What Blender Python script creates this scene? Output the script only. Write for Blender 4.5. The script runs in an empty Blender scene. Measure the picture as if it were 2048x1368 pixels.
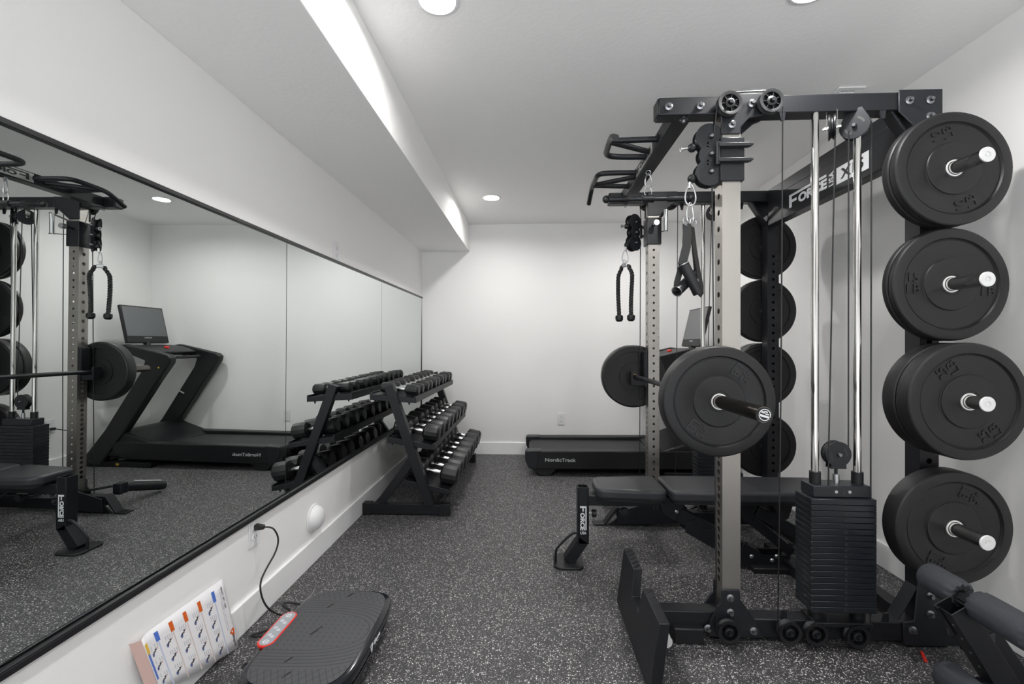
import bpy, bmesh, math, random
from mathutils import Vector, Matrix
random.seed(7)
SC = bpy.context.scene
COL = SC.collection
V = Vector
PI = math.pi

# ------------------------------------------------------------------ measures (metres)
H = 2.44                 # ceiling
XL, XR = -1.173, 1.848   # side walls
YB, YF = 4.763, -1.7     # back wall, open end behind the viewer, unwalled to let the fill in
CAM_Z = 1.172
YC = 2.395               # centre line of the rack

# ------------------------------------------------------------------ materials
def mat_base(name):
    m = bpy.data.materials.new(name); m.use_nodes = True
    nt = m.node_tree
    return m, nt, nt.nodes['Principled BSDF']

def bump(nt, b, scale, strength, dist=0.001, detail=3.0, coord='Object'):
    tc = nt.nodes.new('ShaderNodeTexCoord')
    n = nt.nodes.new('ShaderNodeTexNoise'); n.inputs['Scale'].default_value = scale; n.inputs['Detail'].default_value = detail
    nt.links.new(tc.outputs[coord], n.inputs['Vector'])
    bp = nt.nodes.new('ShaderNodeBump'); bp.inputs['Strength'].default_value = strength; bp.inputs['Distance'].default_value = dist
    nt.links.new(n.outputs['Fac'], bp.inputs['Height'])
    nt.links.new(bp.outputs['Normal'], b.inputs['Normal'])
    return n

def simple(name, col, rough=0.5, metal=0.0, bscale=0, bstr=0.0, bdist=0.001, spec=0.5, aniso=0.0, vary=0.0):
    m, nt, b = mat_base(name)
    b.inputs['Base Color'].default_value = (*col, 1)
    b.inputs['Roughness'].default_value = rough
    b.inputs['Metallic'].default_value = metal
    b.inputs['Specular IOR Level'].default_value = spec
    if bscale:
        n = bump(nt, b, bscale, bstr, bdist)
        if vary:
            mr = nt.nodes.new('ShaderNodeMapRange')
            mr.inputs['To Min'].default_value = max(0.0, rough - vary); mr.inputs['To Max'].default_value = rough + vary
            nt.links.new(n.outputs['Fac'], mr.inputs['Value'])
            nt.links.new(mr.outputs['Result'], b.inputs['Roughness'])
    return m

def math_node(nt, op, a, b=None, c=None):
    n = nt.nodes.new('ShaderNodeMath'); n.operation = op
    for k, v in enumerate((a, b, c)):
        if v is None: continue
        if isinstance(v, (int, float)): n.inputs[k].default_value = v
        else: nt.links.new(v, n.inputs[k])
    return n.outputs[0]

M = {}
M['wall'] = simple('wall_paint', (0.90, 0.893, 0.885), 0.6, bscale=170, bstr=0.18, bdist=0.0012, spec=0.3)
M['ceiling'] = simple('ceiling_paint', (0.93, 0.925, 0.915), 0.75, bscale=55, bstr=0.45, bdist=0.002, spec=0.2)
M['trim'] = simple('trim_paint', (0.90, 0.90, 0.905), 0.35, bscale=60, bstr=0.03)
M['black'] = simple('black_powder_coat', (0.0085, 0.0092, 0.0118), 0.44, bscale=900, bstr=0.12, bdist=0.0004, spec=0.4)
M['black_satin'] = simple('black_satin_paint', (0.0125, 0.0138, 0.0175), 0.36, bscale=700, bstr=0.06, bdist=0.0003, spec=0.45)
M['frame'] = simple('mirror_frame_black', (0.012, 0.012, 0.014), 0.35, bscale=300, bstr=0.03)
M['rubber'] = simple('bumper_rubber', (0.0102, 0.0102, 0.0112), 0.45, bscale=420, bstr=0.10, bdist=0.0006, vary=0.1, spec=0.42)
M['letter'] = simple('raised_rubber_letter', (0.0075, 0.0075, 0.0085), 0.32, bscale=300, bstr=0.05)
M['hex'] = simple('dumbbell_rubber', (0.0135, 0.0135, 0.015), 0.42, bscale=500, bstr=0.15, bdist=0.0006, vary=0.1, spec=0.45)
M['stack'] = simple('weight_stack_paint', (0.012, 0.0145, 0.019), 0.33, bscale=500, bstr=0.05, bdist=0.0003)
M['bolt'] = simple('black_oxide_bolt', (0.28, 0.285, 0.30), 0.28, 1.0, bscale=300, bstr=0.03)
M['backing'] = simple('mirror_backing', (0.12, 0.125, 0.125), 0.5, bscale=200, bstr=0.02)
M['p_pale_blue'] = simple('print_pale_blue', (0.55, 0.60, 0.78), 0.4, bscale=100, bstr=0.0)
M['p_ball'] = simple('print_ball_blue', (0.10, 0.13, 0.30), 0.4, bscale=100, bstr=0.0)
M['p_pale_red'] = simple('print_pale_red', (0.70, 0.60, 0.57), 0.4, bscale=100, bstr=0.0)
M['chrome'] = simple('chrome', (0.66, 0.65, 0.63), 0.10, 1.0, bscale=200, bstr=0.01)
M['knurl'] = simple('knurled_chrome', (0.80, 0.80, 0.80), 0.22, 1.0, bscale=900, bstr=0.5, bdist=0.0005)
M['zinc'] = simple('zinc_steel', (0.62, 0.63, 0.64), 0.28, 1.0, bscale=300, bstr=0.05)
M['cap'] = simple('pale_end_cap', (0.85, 0.85, 0.85), 0.35, 0.2, bscale=200, bstr=0.03)
M['pad'] = simple('black_vinyl', (0.024, 0.025, 0.029), 0.40, bscale=600, bstr=0.12, bdist=0.0006)
M['foam'] = simple('charcoal_foam', (0.035, 0.038, 0.046), 0.75, bscale=450, bstr=0.25, bdist=0.001)
M['plastic'] = simple('black_plastic', (0.0095, 0.010, 0.0115), 0.42, bscale=700, bstr=0.1, bdist=0.0004, spec=0.42)
M['gloss'] = simple('gloss_black_plastic', (0.010, 0.011, 0.015), 0.12, bscale=100, bstr=0.01)
M['belt'] = simple('treadmill_belt', (0.022, 0.022, 0.024), 0.6, bscale=800, bstr=0.2, bdist=0.0005)
M['cable'] = simple('black_cable', (0.012, 0.012, 0.013), 0.35, bscale=500, bstr=0.05)
M['cord'] = simple('black_cord', (0.015, 0.015, 0.015), 0.5, bscale=500, bstr=0.05)
M['white_plastic'] = simple('white_plastic', (0.82, 0.82, 0.83), 0.3, bscale=100, bstr=0.02)
M['slot'] = simple('dark_slot', (0.03, 0.03, 0.03), 0.6, bscale=100, bstr=0.02)
M['white_print'] = simple('white_print', (0.75, 0.76, 0.78), 0.5, bscale=300, bstr=0.02)
M['silver_print'] = simple('silver_print', (0.52, 0.53, 0.54), 0.4, bscale=300, bstr=0.02)
M['plate_silver'] = simple('silver_nameplate', (0.60, 0.60, 0.58), 0.35, 0.7, bscale=300, bstr=0.05)
M['screen'] = simple('screen_wall_sheen', (0.13, 0.135, 0.14), 0.28, bscale=50, bstr=0.0)  # grey base paints in the white wall's reflection on the dark screen
M['red'] = simple('red_plastic', (0.75, 0.03, 0.02), 0.35, bscale=200, bstr=0.03)
M['orange'] = simple('orange_tie', (0.80, 0.13, 0.03), 0.5, bscale=200, bstr=0.03)
M['yellow'] = simple('yellow_print', (0.80, 0.55, 0.05), 0.5, bscale=200, bstr=0.02)
M['gold'] = simple('brass_ring', (0.70, 0.42, 0.12), 0.3, 1.0, bscale=200, bstr=0.02)
M['sleeve'] = simple('dark_chrome_sleeve', (0.16, 0.145, 0.13), 0.18, 1.0, bscale=200, bstr=0.02)
M['paper'] = simple('glossy_card', (0.84, 0.83, 0.85), 0.4, bscale=100, bstr=0.02)
M['paper_back'] = simple('card_back', (0.72, 0.50, 0.45), 0.5, bscale=100, bstr=0.02)
M['p_orange'] = simple('print_orange', (0.72, 0.13, 0.02), 0.4, bscale=100, bstr=0.0)
M['p_blue'] = simple('print_blue', (0.08, 0.18, 0.62), 0.4, bscale=100, bstr=0.0)
M['p_yellow'] = simple('print_yellow', (0.85, 0.52, 0.05), 0.4, bscale=100, bstr=0.0)
M['p_grey'] = simple('print_grey', (0.56, 0.56, 0.60), 0.5, bscale=100, bstr=0.0)
M['p_black'] = simple('print_black', (0.05, 0.05, 0.06), 0.5, bscale=100, bstr=0.0)
M['p_skin'] = simple('print_pink', (0.60, 0.40, 0.36), 0.5, bscale=100, bstr=0.0)
M['panel_grey'] = simple('grey_button_panel', (0.33, 0.35, 0.38), 0.35, bscale=300, bstr=0.02)

def brushed():
    m, nt, b = mat_base('brushed_stainless')
    b.inputs['Metallic'].default_value = 1.0
    b.inputs['Base Color'].default_value = (0.40, 0.38, 0.355, 1)
    tc = nt.nodes.new('ShaderNodeTexCoord')
    mp = nt.nodes.new('ShaderNodeMapping'); mp.inputs['Scale'].default_value = (500, 500, 6)
    n = nt.nodes.new('ShaderNodeTexNoise'); n.inputs['Scale'].default_value = 1.0; n.inputs['Detail'].default_value = 4
    nt.links.new(tc.outputs['Object'], mp.inputs['Vector']); nt.links.new(mp.outputs['Vector'], n.inputs['Vector'])
    mr = nt.nodes.new('ShaderNodeMapRange'); mr.inputs['To Min'].default_value = 0.30; mr.inputs['To Max'].default_value = 0.46
    nt.links.new(n.outputs['Fac'], mr.inputs['Value']); nt.links.new(mr.outputs['Result'], b.inputs['Roughness'])
    bp = nt.nodes.new('ShaderNodeBump'); bp.inputs['Strength'].default_value = 0.12; bp.inputs['Distance'].default_value = 0.0004
    nt.links.new(n.outputs['Fac'], bp.inputs['Height']); nt.links.new(bp.outputs['Normal'], b.inputs['Normal'])
    return m
M['steel'] = brushed()

def mirror_mat():
    m, nt, b = mat_base('silvered_glass')
    b.inputs['Metallic'].default_value = 1.0
    b.inputs['Base Color'].default_value = (0.80, 0.835, 0.825, 1)
    b.inputs['Roughness'].default_value = 0.0
    return m
M['mirror'] = mirror_mat()

def floor_mat():
    m, nt, b = mat_base('speckled_rubber_floor')
    tc = nt.nodes.new('ShaderNodeTexCoord')
    def flecks(scale, keep, rad, off):
        mp = nt.nodes.new('ShaderNodeMapping'); mp.inputs['Location'].default_value = off
        mp.inputs['Scale'].default_value = (scale, scale, scale)
        nt.links.new(tc.outputs['Object'], mp.inputs['Vector'])
        nz = nt.nodes.new('ShaderNodeTexNoise'); nz.inputs['Scale'].default_value = 1.3; nz.inputs['Detail'].default_value = 2
        nt.links.new(mp.outputs['Vector'], nz.inputs['Vector'])
        mx = nt.nodes.new('ShaderNodeMix'); mx.data_type = 'VECTOR'; mx.inputs['Factor'].default_value = 0.35
        nt.links.new(mp.outputs['Vector'], mx.inputs[4])
        ad = nt.nodes.new('ShaderNodeVectorMath'); ad.operation = 'ADD'
        nt.links.new(mp.outputs['Vector'], ad.inputs[0]); nt.links.new(nz.outputs['Color'], ad.inputs[1])
        nt.links.new(ad.outputs[0], mx.inputs[5])
        vo = nt.nodes.new('ShaderNodeTexVoronoi'); vo.voronoi_dimensions = '2D'; vo.inputs['Scale'].default_value = 1.0
        nt.links.new(mx.outputs[1], vo.inputs['Vector'])
        sp = nt.nodes.new('ShaderNodeSeparateColor'); nt.links.new(vo.outputs['Color'], sp.inputs[0])
        k = math_node(nt, 'GREATER_THAN', sp.outputs[0], 1 - keep)
        r = math_node(nt, 'MULTIPLY_ADD', sp.outputs[1], rad * 0.6, rad * 0.5)
        inside = math_node(nt, 'LESS_THAN', vo.outputs['Distance'], r)
        return math_node(nt, 'MULTIPLY', k, inside), sp.outputs[2]
    f1, c1 = flecks(150, 0.27, 0.40, (0, 0, 0))
    f2, c2 = flecks(290, 0.20, 0.42, (3.3, 1.7, 0))
    fa = math_node(nt, 'MULTIPLY', f1, math_node(nt, 'MULTIPLY_ADD', c1, 0.75, 0.25))
    fb = math_node(nt, 'MULTIPLY', f2, math_node(nt, 'MULTIPLY_ADD', c2, 0.5, 0.15))
    f = math_node(nt, 'MAXIMUM', fa, fb)
    n = nt.nodes.new('ShaderNodeTexNoise'); n.inputs['Scale'].default_value = 2.2; n.inputs['Detail'].default_value = 4
    nt.links.new(tc.outputs['Object'], n.inputs['Vector'])
    cr = nt.nodes.new('ShaderNodeMix'); cr.data_type = 'RGBA'
    cr.inputs[6].default_value = (0.030, 0.030, 0.033, 1); cr.inputs[7].default_value = (0.040, 0.039, 0.043, 1)
    nt.links.new(n.outputs['Fac'], cr.inputs['Factor'])
    mx = nt.nodes.new('ShaderNodeMix'); mx.data_type = 'RGBA'
    nt.links.new(f, mx.inputs['Factor']); nt.links.new(cr.outputs[2], mx.inputs[6]); mx.inputs[7].default_value = (0.74, 0.72, 0.70, 1)
    nt.links.new(mx.outputs[2], b.inputs['Base Color'])
    b.inputs['Roughness'].default_value = 0.55
    b.inputs['Specular IOR Level'].default_value = 0.55
    nb = nt.nodes.new('ShaderNodeTexNoise'); nb.inputs['Scale'].default_value = 380; nb.inputs['Detail'].default_value = 3
    nt.links.new(tc.outputs['Object'], nb.inputs['Vector'])
    bp = nt.nodes.new('ShaderNodeBump'); bp.inputs['Strength'].default_value = 0.25; bp.inputs['Distance'].default_value = 0.001
    nt.links.new(nb.outputs['Fac'], bp.inputs['Height']); nt.links.new(bp.outputs['Normal'], b.inputs['Normal'])
    return m
M['floor'] = floor_mat()

def mat_pattern():
    """textured rubber top of the vibration plate: diamond ends, curved ribs, dotted centre (as relief)"""
    m, nt, b = mat_base('ribbed_rubber_mat')
    tc = nt.nodes.new('ShaderNodeTexCoord')
    sx = nt.nodes.new('ShaderNodeSeparateXYZ'); nt.links.new(tc.outputs['Object'], sx.inputs[0])
    x, y = sx.outputs[0], sx.outputs[1]
    ex = math_node(nt, 'DIVIDE', math_node(nt, 'ADD', x, 0.18), 0.345)
    ey = math_node(nt, 'DIVIDE', y, 0.112)
    e = math_node(nt, 'SQRT', math_node(nt, 'ADD', math_node(nt, 'POWER', math_node(nt, 'ABSOLUTE', ex), 4.0), math_node(nt, 'POWER', math_node(nt, 'ABSOLUTE', ey), 2.0)))
    rib = math_node(nt, 'LESS_THAN', math_node(nt, 'FRACT', math_node(nt, 'MULTIPLY', e, 7.2)), 0.22)
    in_c = math_node(nt, 'LESS_THAN', e, 0.98)
    in_r = math_node(nt, 'MULTIPLY', math_node(nt, 'GREATER_THAN', e, 0.98), math_node(nt, 'LESS_THAN', e, 1.80))
    in_d = math_node(nt, 'GREATER_THAN', e, 1.80)
    d1 = math_node(nt, 'LESS_THAN', math_node(nt, 'FRACT', math_node(nt, 'MULTIPLY', math_node(nt, 'ADD', math_node(nt, 'MULTIPLY', x, 1.7), y), 26.0)), 0.13)
    d2 = math_node(nt, 'LESS_THAN', math_node(nt, 'FRACT', math_node(nt, 'MULTIPLY', math_node(nt, 'SUBTRACT', math_node(nt, 'MULTIPLY', x, 1.0), y), 26.0)), 0.10)
    dia = math_node(nt, 'MAXIMUM', d1, d2)
    fx = math_node(nt, 'SUBTRACT', math_node(nt, 'FRACT', math_node(nt, 'MULTIPLY', x, 42.0)), 0.5)
    fy = math_node(nt, 'SUBTRACT', math_node(nt, 'FRACT', math_node(nt, 'MULTIPLY', y, 42.0)), 0.5)
    dot = math_node(nt, 'LESS_THAN', math_node(nt, 'ADD', math_node(nt, 'MULTIPLY', fx, fx), math_node(nt, 'MULTIPLY', fy, fy)), 0.022)
    pat = math_node(nt, 'MAXIMUM', math_node(nt, 'MAXIMUM', math_node(nt, 'MULTIPLY', in_c, dot), math_node(nt, 'MULTIPLY', in_r, rib)), math_node(nt, 'MULTIPLY', in_d, dia))
    mx = nt.nodes.new('ShaderNodeMix'); mx.data_type = 'RGBA'
    nt.links.new(pat, mx.inputs['Factor']); mx.inputs[6].default_value = (0.062, 0.063, 0.068, 1); mx.inputs[7].default_value = (0.030, 0.030, 0.033, 1)
    nt.links.new(mx.outputs[2], b.inputs['Base Color'])
    b.inputs['Roughness'].default_value = 0.6
    bp = nt.nodes.new('ShaderNodeBump'); bp.invert = True; bp.inputs['Strength'].default_value = 0.5; bp.inputs['Distance'].default_value = 0.002
    nt.links.new(pat, bp.inputs['Height']); nt.links.new(bp.outputs['Normal'], b.inputs['Normal'])
    return m
M['mat'] = mat_pattern()

def emit(name, strength, col=(1, 1, 1)):
    m, nt, b = mat_base(name)
    b.inputs['Base Color'].default_value = (0.9, 0.9, 0.9, 1)
    b.inputs['Emission Color'].default_value = (*col, 1)
    b.inputs['Emission Strength'].default_value = strength
    return m
LAMP = 330.0
M['lamp'] = emit('led_lens', LAMP, (1.0, 0.985, 0.965))

# ------------------------------------------------------------------ mesh helpers
def world_origin(o):
    p = V((0, 0, 0))
    while o is not None:
        p += o.location; o = o.parent
    return p

def frame_from(axis):
    a = V(axis).normalized()
    t = V((0, 0, 1)) if abs(a.z) < 0.9 else V((1, 0, 0))
    u = a.cross(t).normalized(); w = u.cross(a).normalized()
    return a, u, w

class MB:
    def __init__(s): s.bm = bmesh.new()
    def quad(s, *p):
        return s.bm.faces.new([s.bm.verts.new(V(q)) for q in p])
    def hexa(s, c):   # 8 corners: bottom loop 0-3, top loop 4-7
        v = [s.bm.verts.new(V(q)) for q in c]
        for f in ((3, 2, 1, 0), (4, 5, 6, 7), (0, 1, 5, 4), (1, 2, 6, 5), (2, 3, 7, 6), (3, 0, 4, 7)):
            s.bm.faces.new([v[i] for i in f])
        return s
    def box(s, x0, x1, y0, y1, z0, z1):
        return s.hexa([(x0, y0, z0), (x1, y0, z0), (x1, y1, z0), (x0, y1, z0), (x0, y0, z1), (x1, y0, z1), (x1, y1, z1), (x0, y1, z1)])
    def cbox(s, c, sx, sy, sz):
        return s.box(c[0]-sx/2, c[0]+sx/2, c[1]-sy/2, c[1]+sy/2, c[2]-sz/2, c[2]+sz/2)
    def bar(s, p0, p1, w, h, up=(0, 0, 1)):   # rectangular section: w across, h along 'up'
        p0, p1 = V(p0), V(p1); a = (p1-p0).normalized()
        u = V(up); side = a.cross(u).normalized(); u = side.cross(a).normalized()
        c = []
        for p in (p0, p1):
            c += [p - side*w/2 - u*h/2, p + side*w/2 - u*h/2, p + side*w/2 + u*h/2, p - side*w/2 + u*h/2]
        return s.hexa(c)
    def ring(s, o, u, w, r, n, r2=None):
        return [s.bm.verts.new(o + u*math.cos(2*PI*k/n)*r + w*math.sin(2*PI*k/n)*(r2 or r)) for k in range(n)]
    def skin(s, a, b):
        n = len(a)
        for k in range(n): s.bm.faces.new((a[k], a[(k+1) % n], b[(k+1) % n], b[k]))
    def cyl(s, p0, p1, r, n=20, r1=None):
        p0, p1 = V(p0), V(p1); a, u, w = frame_from(p1-p0)
        A = s.ring(p0, u, w, r, n); B = s.ring(p1, u, w, r if r1 is None else r1, n)
        s.skin(A, B); s.bm.faces.new(A[::-1]); s.bm.faces.new(B)
        return s
    def lathe(s, prof, o, axis, n=40, closed=False):   # prof: (radius, distance along the axis)
        a, u, w = frame_from(axis); o = V(o); prev = None; first = None
        for r, h in prof:
            if r < 1e-6: cur = [s.bm.verts.new(o + a*h)]
            else: cur = s.ring(o + a*h, u, w, r, n)
            if prev is not None:
                if len(prev) == 1 and len(cur) > 1:
                    for k in range(n): s.bm.faces.new((prev[0], cur[k], cur[(k+1) % n]))
                elif len(cur) == 1 and len(prev) > 1:
                    for k in range(n): s.bm.faces.new((prev[k], prev[(k+1) % n], cur[0]))
                elif len(cur) > 1: s.skin(prev, cur)
            else: first = cur
            prev = cur
        if closed: s.skin(prev, first)
        return s
    def tube(s, pts, r, n=10, closed=False, smooth=0, flat=None):
        P = [V(p) for p in pts]
        for _ in range(smooth):
            Q = [] if closed else [P[0]]
            m = len(P)
            for k in range(m if closed else m-1):
                a, b = P[k], P[(k+1) % m]
                Q += [a.lerp(b, .25), a.lerp(b, .75)]
            if not closed: Q.append(P[-1])
            P = Q
        m = len(P); rings = []; u = None
        for k in range(m):
            if closed: t = P[(k+1) % m] - P[k-1]
            else: t = P[min(k+1, m-1)] - P[max(k-1, 0)]
            t.normalize()
            if u is None: _, u, w = frame_from(t)
            u = (u - t*u.dot(t)).normalized(); w = t.cross(u)
            rings.append(s.ring(P[k], u, w, r, n, flat))
        for k in range(m-1): s.skin(rings[k], rings[k+1])
        if closed: s.skin(rings[-1], rings[0])
        else: s.bm.faces.new(rings[0][::-1]); s.bm.faces.new(rings[-1])
        return s
    def prism(s, pts, fn, d0, d1):   # pts 2-D outline, fn(a, b, d) -> world
        A = [s.bm.verts.new(V(fn(a, b, d0))) for a, b in pts]; B = [s.bm.verts.new(V(fn(a, b, d1))) for a, b in pts]
        s.skin(A, B); s.bm.faces.new(A[::-1]); s.bm.faces.new(B)
        return s
    def xz(s, pts, y0, y1): return s.prism(pts, lambda a, b, d: (a, d, b), y0, y1)
    def yz(s, pts, x0, x1): return s.prism(pts, lambda a, b, d: (d, a, b), x0, x1)
    def xy(s, pts, z0, z1): return s.prism(pts, lambda a, b, d: (a, b, d), z0, z1)
    def ball(s, c, r, n=16):
        return s.lathe([(r*math.sin(PI*k/10), -r*math.cos(PI*k/10)) for k in range(11)], c, (0, 0, 1), n)
    def holed_face(s, o, u, w, wid, z0, z1, holes, inn, t=0.003):
        """flat face o + u*a + z, a in 0..wid, with real round holes (z, r)"""
        o, u, inn = V(o), V(u), V(inn)
        P = lambda a, z: o + u*a + V((0, 0, z))
        hs = sorted(holes); cells = []
        for k, (z, r) in enumerate(hs):
            g = wid/2
            if k: g = min(g, (z-hs[k-1][0])/2)
            if k+1 < len(hs): g = min(g, (hs[k+1][0]-z)/2)
            cells.append((z-g, z+g, z, r))
        z = z0
        for a, b, zc, r in cells:
            if a - z > 1e-5: s.quad(P(0, z), P(wid, z), P(wid, a), P(0, a))
            n = 16; hh = (b-a)/2; hw = wid/2; outer = []; inner = []; deep = []
            for k in range(n):
                c, q = math.cos(2*PI*k/n + PI/n), math.sin(2*PI*k/n + PI/n)
                sc = min(hw/abs(c) if abs(c) > 1e-6 else 9, hh/abs(q) if abs(q) > 1e-6 else 9)
                outer.append(s.bm.verts.new(P(hw + c*sc, zc + q*sc)))
                inner.append(s.bm.verts.new(P(hw + c*r, zc + q*r)))
                deep.append(s.bm.verts.new(P(hw + c*r, zc + q*r) + inn*t))
            s.skin(outer, inner); s.skin(inner, deep)
            for cx, cz in ((0, a), (wid, a), (0, b), (wid, b)):   # fill the four corners
                best = sorted(outer, key=lambda v: (v.co - P(cx, cz)).length)[:2]
                if (best[0].co - P(cx, cz)).length > 1e-5:
                    try: s.bm.faces.new((s.bm.verts.new(P(cx, cz)), best[0], best[1]))
                    except ValueError: pass
            z = b
        if z1 - z > 1e-5: s.quad(P(0, z), P(wid, z), P(wid, z1), P(0, z1))
    def holed_post(s, x0, x1, y0, y1, z0, z1, xm=(), xp=(), ym=(), yp=()):
        s.holed_face((x0, y0, 0), (0, 1, 0), 0, y1-y0, z0, z1, xm, (1, 0, 0))
        s.holed_face((x1, y0, 0), (0, 1, 0), 0, y1-y0, z0, z1, xp, (-1, 0, 0))
        s.holed_face((x0, y0, 0), (1, 0, 0), 0, x1-x0, z0, z1, ym, (0, 1, 0))
        s.holed_face((x0, y1, 0), (1, 0, 0), 0, x1-x0, z0, z1, yp, (0, -1, 0))
        for z in (z0, z1): s.quad((x0, y0, z), (x1, y0, z), (x1, y1, z), (x0, y1, z))
        return s
    def add_mesh(s, me, mtx):
        b2 = bmesh.new(); b2.from_mesh(me); b2.transform(mtx)
        tmp = bpy.data.meshes.new('tmp'); b2.to_mesh(tmp); b2.free()
        s.bm.from_mesh(tmp); bpy.data.meshes.remove(tmp)
        return s
    def build(s, name, mat, parent=None, bevel=0.0, seg=2, angle=35, flip_fix=True, flat=False):
        if flip_fix: bmesh.ops.recalc_face_normals(s.bm, faces=s.bm.faces[:])
        if parent is not None:
            s.bm.transform(Matrix.Translation(-world_origin(parent)))
        me = bpy.data.meshes.new(name); s.bm.to_mesh(me); s.bm.free()
        me.materials.append(M[mat] if isinstance(mat, str) else mat)
        if not flat:
            me.polygons.foreach_set('use_smooth', [True]*len(me.polygons))
            me.set_sharp_from_angle(angle=math.radians(angle))
        o = bpy.data.objects.new(name, me); COL.objects.link(o)
        o.parent = parent
        if bevel:
            md = o.modifiers.new('bevel', 'BEVEL'); md.width = bevel; md.segments = seg; md.limit_method = 'ANGLE'; md.angle_limit = math.radians(40)
        return o

def tag(o, label, cat, group=None):
    o['label'] = label; o['category'] = cat
    if group: o['group'] = group
    return o
def thing(name, label, cat, loc, group=None):
    o = bpy.data.objects.new(name, None); COL.objects.link(o); o.location = loc; o.empty_display_size = 0.05
    return tag(o, label, cat, group)
def struct(mb, name, mat, bevel=0.0):
    o = mb.build(name, mat, None, bevel); o['kind'] = 'structure'; return o
def one(mb, name, mat, label, cat, group=None, bevel=0.0, origin=None):
    o = mb.build(name, mat, None, bevel)
    return tag(o, label, cat, group)
def dup(root, loc, label, rotz=None):
    r = root.copy(); COL.objects.link(r); r.location = loc
    if rotz is not None: r.rotation_euler = (0, 0, rotz)
    r['label'] = label
    for ch in list(root.children):
        c = ch.copy(); COL.objects.link(c); c.parent = r
        for g in list(ch.children):
            d = g.copy(); COL.objects.link(d); d.parent = c
    return r

_txt = {}
def text_mesh(s, size, depth, bold=0.0, width=1.0):
    key = (s, size, depth, bold, width)
    if key in _txt: return _txt[key]
    c = bpy.data.curves.new('t', 'FONT'); c.body = s; c.size = size; c.extrude = depth/2; c.offset = bold; c.resolution_u = 3
    c.align_x = 'CENTER'; c.align_y = 'CENTER'
    o = bpy.data.objects.new('t', c); COL.objects.link(o)
    bpy.context.view_layer.update()
    me = bpy.data.meshes.new_from_object(o.evaluated_get(bpy.context.evaluated_depsgraph_get()))
    bpy.data.objects.remove(o); bpy.data.curves.remove(c)
    b = bmesh.new(); b.from_mesh(me)
    cx = [v.co.x for v in b.verts]; cy = [v.co.y for v in b.verts]
    b.transform(Matrix.Diagonal((width, 1, 1, 1)) @ Matrix.Translation((-(min(cx)+max(cx))/2, -(min(cy)+max(cy))/2, 0)))
    b.to_mesh(me); b.free()
    _txt[key] = me
    return me
def basis(o, right, up):
    r, u = V(right).normalized(), V(up).normalized(); n = r.cross(u)
    m = Matrix.Identity(4)
    for k in range(3): m[k][0], m[k][1], m[k][2], m[k][3] = r[k], u[k], n[k], o[k]
    return m
def letters(mb, s, o, right, up, height, depth=0.001, bold=0.0, length=None):
    """text centred at o, cap height ~ height, stretched to length when given"""
    me = text_mesh(s, 1.0, 0.0, bold)
    xs = [v.co.x for v in me.vertices]; ys = [v.co.y for v in me.vertices]
    hh = max(ys)-min(ys); ww = max(xs)-min(xs)
    sy = height/hh; sx = (length/ww) if length else sy
    me2 = text_mesh(s, 1.0, 1.0, bold)
    mb.add_mesh(me2, basis(V(o), right, up) @ Matrix.Diagonal((sx, sy, depth, 1)))
    return mb
def force_logo(mb, o, right, up, L, hgt, depth=0.001):
    """the wordmark: letters under a long top bar that grows out of the F, USA turned on its side at the end"""
    r, u = V(right).normalized(), V(up).normalized(); n = r.cross(u); o = V(o)
    P = lambda a, b: o + r*(a*L) + u*(b*hgt)
    letters(mb, 'ORCE', P(0.04, -0.12), r, u, hgt*0.70, depth, 0.045, L*0.62)
    def slab(a0, a1, b0, b1):
        c = []
        for d in (-depth/2, depth/2):
            c += [P(a0, b0)+n*d, P(a1, b0)+n*d, P(a1, b1)+n*d, P(a0, b1)+n*d]
        mb.hexa(c)
    slab(-0.5, 0.34, 0.32, 0.5); slab(-0.5, -0.435, -0.5, 0.32); slab(-0.435, -0.315, -0.14, 0.06)
    letters(mb, 'USA', P(0.44, 0.0), u, -r, L*0.10, depth, 0.02, hgt*0.95)
    return mb

# ------------------------------------------------------------------ the room
struct(MB().box(XL-.1, XR+.1, YF-.1, YB+.1, -.06, 0), 'floor', 'floor')
LX, LY = (-.347, 1.0), (-.62, 1.645, 3.89)      # recessed lights: real round holes in the ceiling
mb = MB()
edges = (XL-.1, LX[0]-.1, LX[0]+.1, LX[1]-.1, LX[1]+.1, XR+.1)
for k in range(5):
    mb.holed_face((edges[k], 0, 0), (1, 0, 0), 0, edges[k+1]-edges[k], YF-.1, YB+.1, [(y, .0665) for y in LY] if k in (1, 3) else (), (0, 1, 0), .046)
mb.bm.transform(Matrix(((1, 0, 0, 0), (0, 0, 1, 0), (0, 1, 0, H), (0, 0, 0, 1))))
mb.box(XL-.1, XR+.1, YF-.1, YB+.1, H+.045, H+.06)
ce = mb.build('ceiling', 'ceiling', None, flat=True); ce['kind'] = 'structure'
struct(MB().box(XL-.1, XL, YF-.1, YB+.1, 0, H), 'wall_left', 'wall')
struct(MB().box(XR, XR+.1, YF-.1, YB+.1, 0, H), 'wall_right', 'wall')
struct(MB().box(XL, XR, YB, YB+.1, 0, H), 'wall_back', 'wall')
struct(MB().box(XL, -.659, YF, YB, 2.152, H), 'ceiling_soffit', 'ceiling', 0.004)
def board(x0, x1, y0, y1, name):
    mb = MB()
    mb.box(x0, x1, y0, y1, 0, .128)
    return struct(mb, name, 'trim', 0.004)
board(XL, XL+.014, YF, YB, 'baseboard_left'); board(XR-.014, XR, YF, YB, 'baseboard_right')
board(XL+.014, XR-.014, YB-.014, YB, 'baseboard_back')

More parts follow.
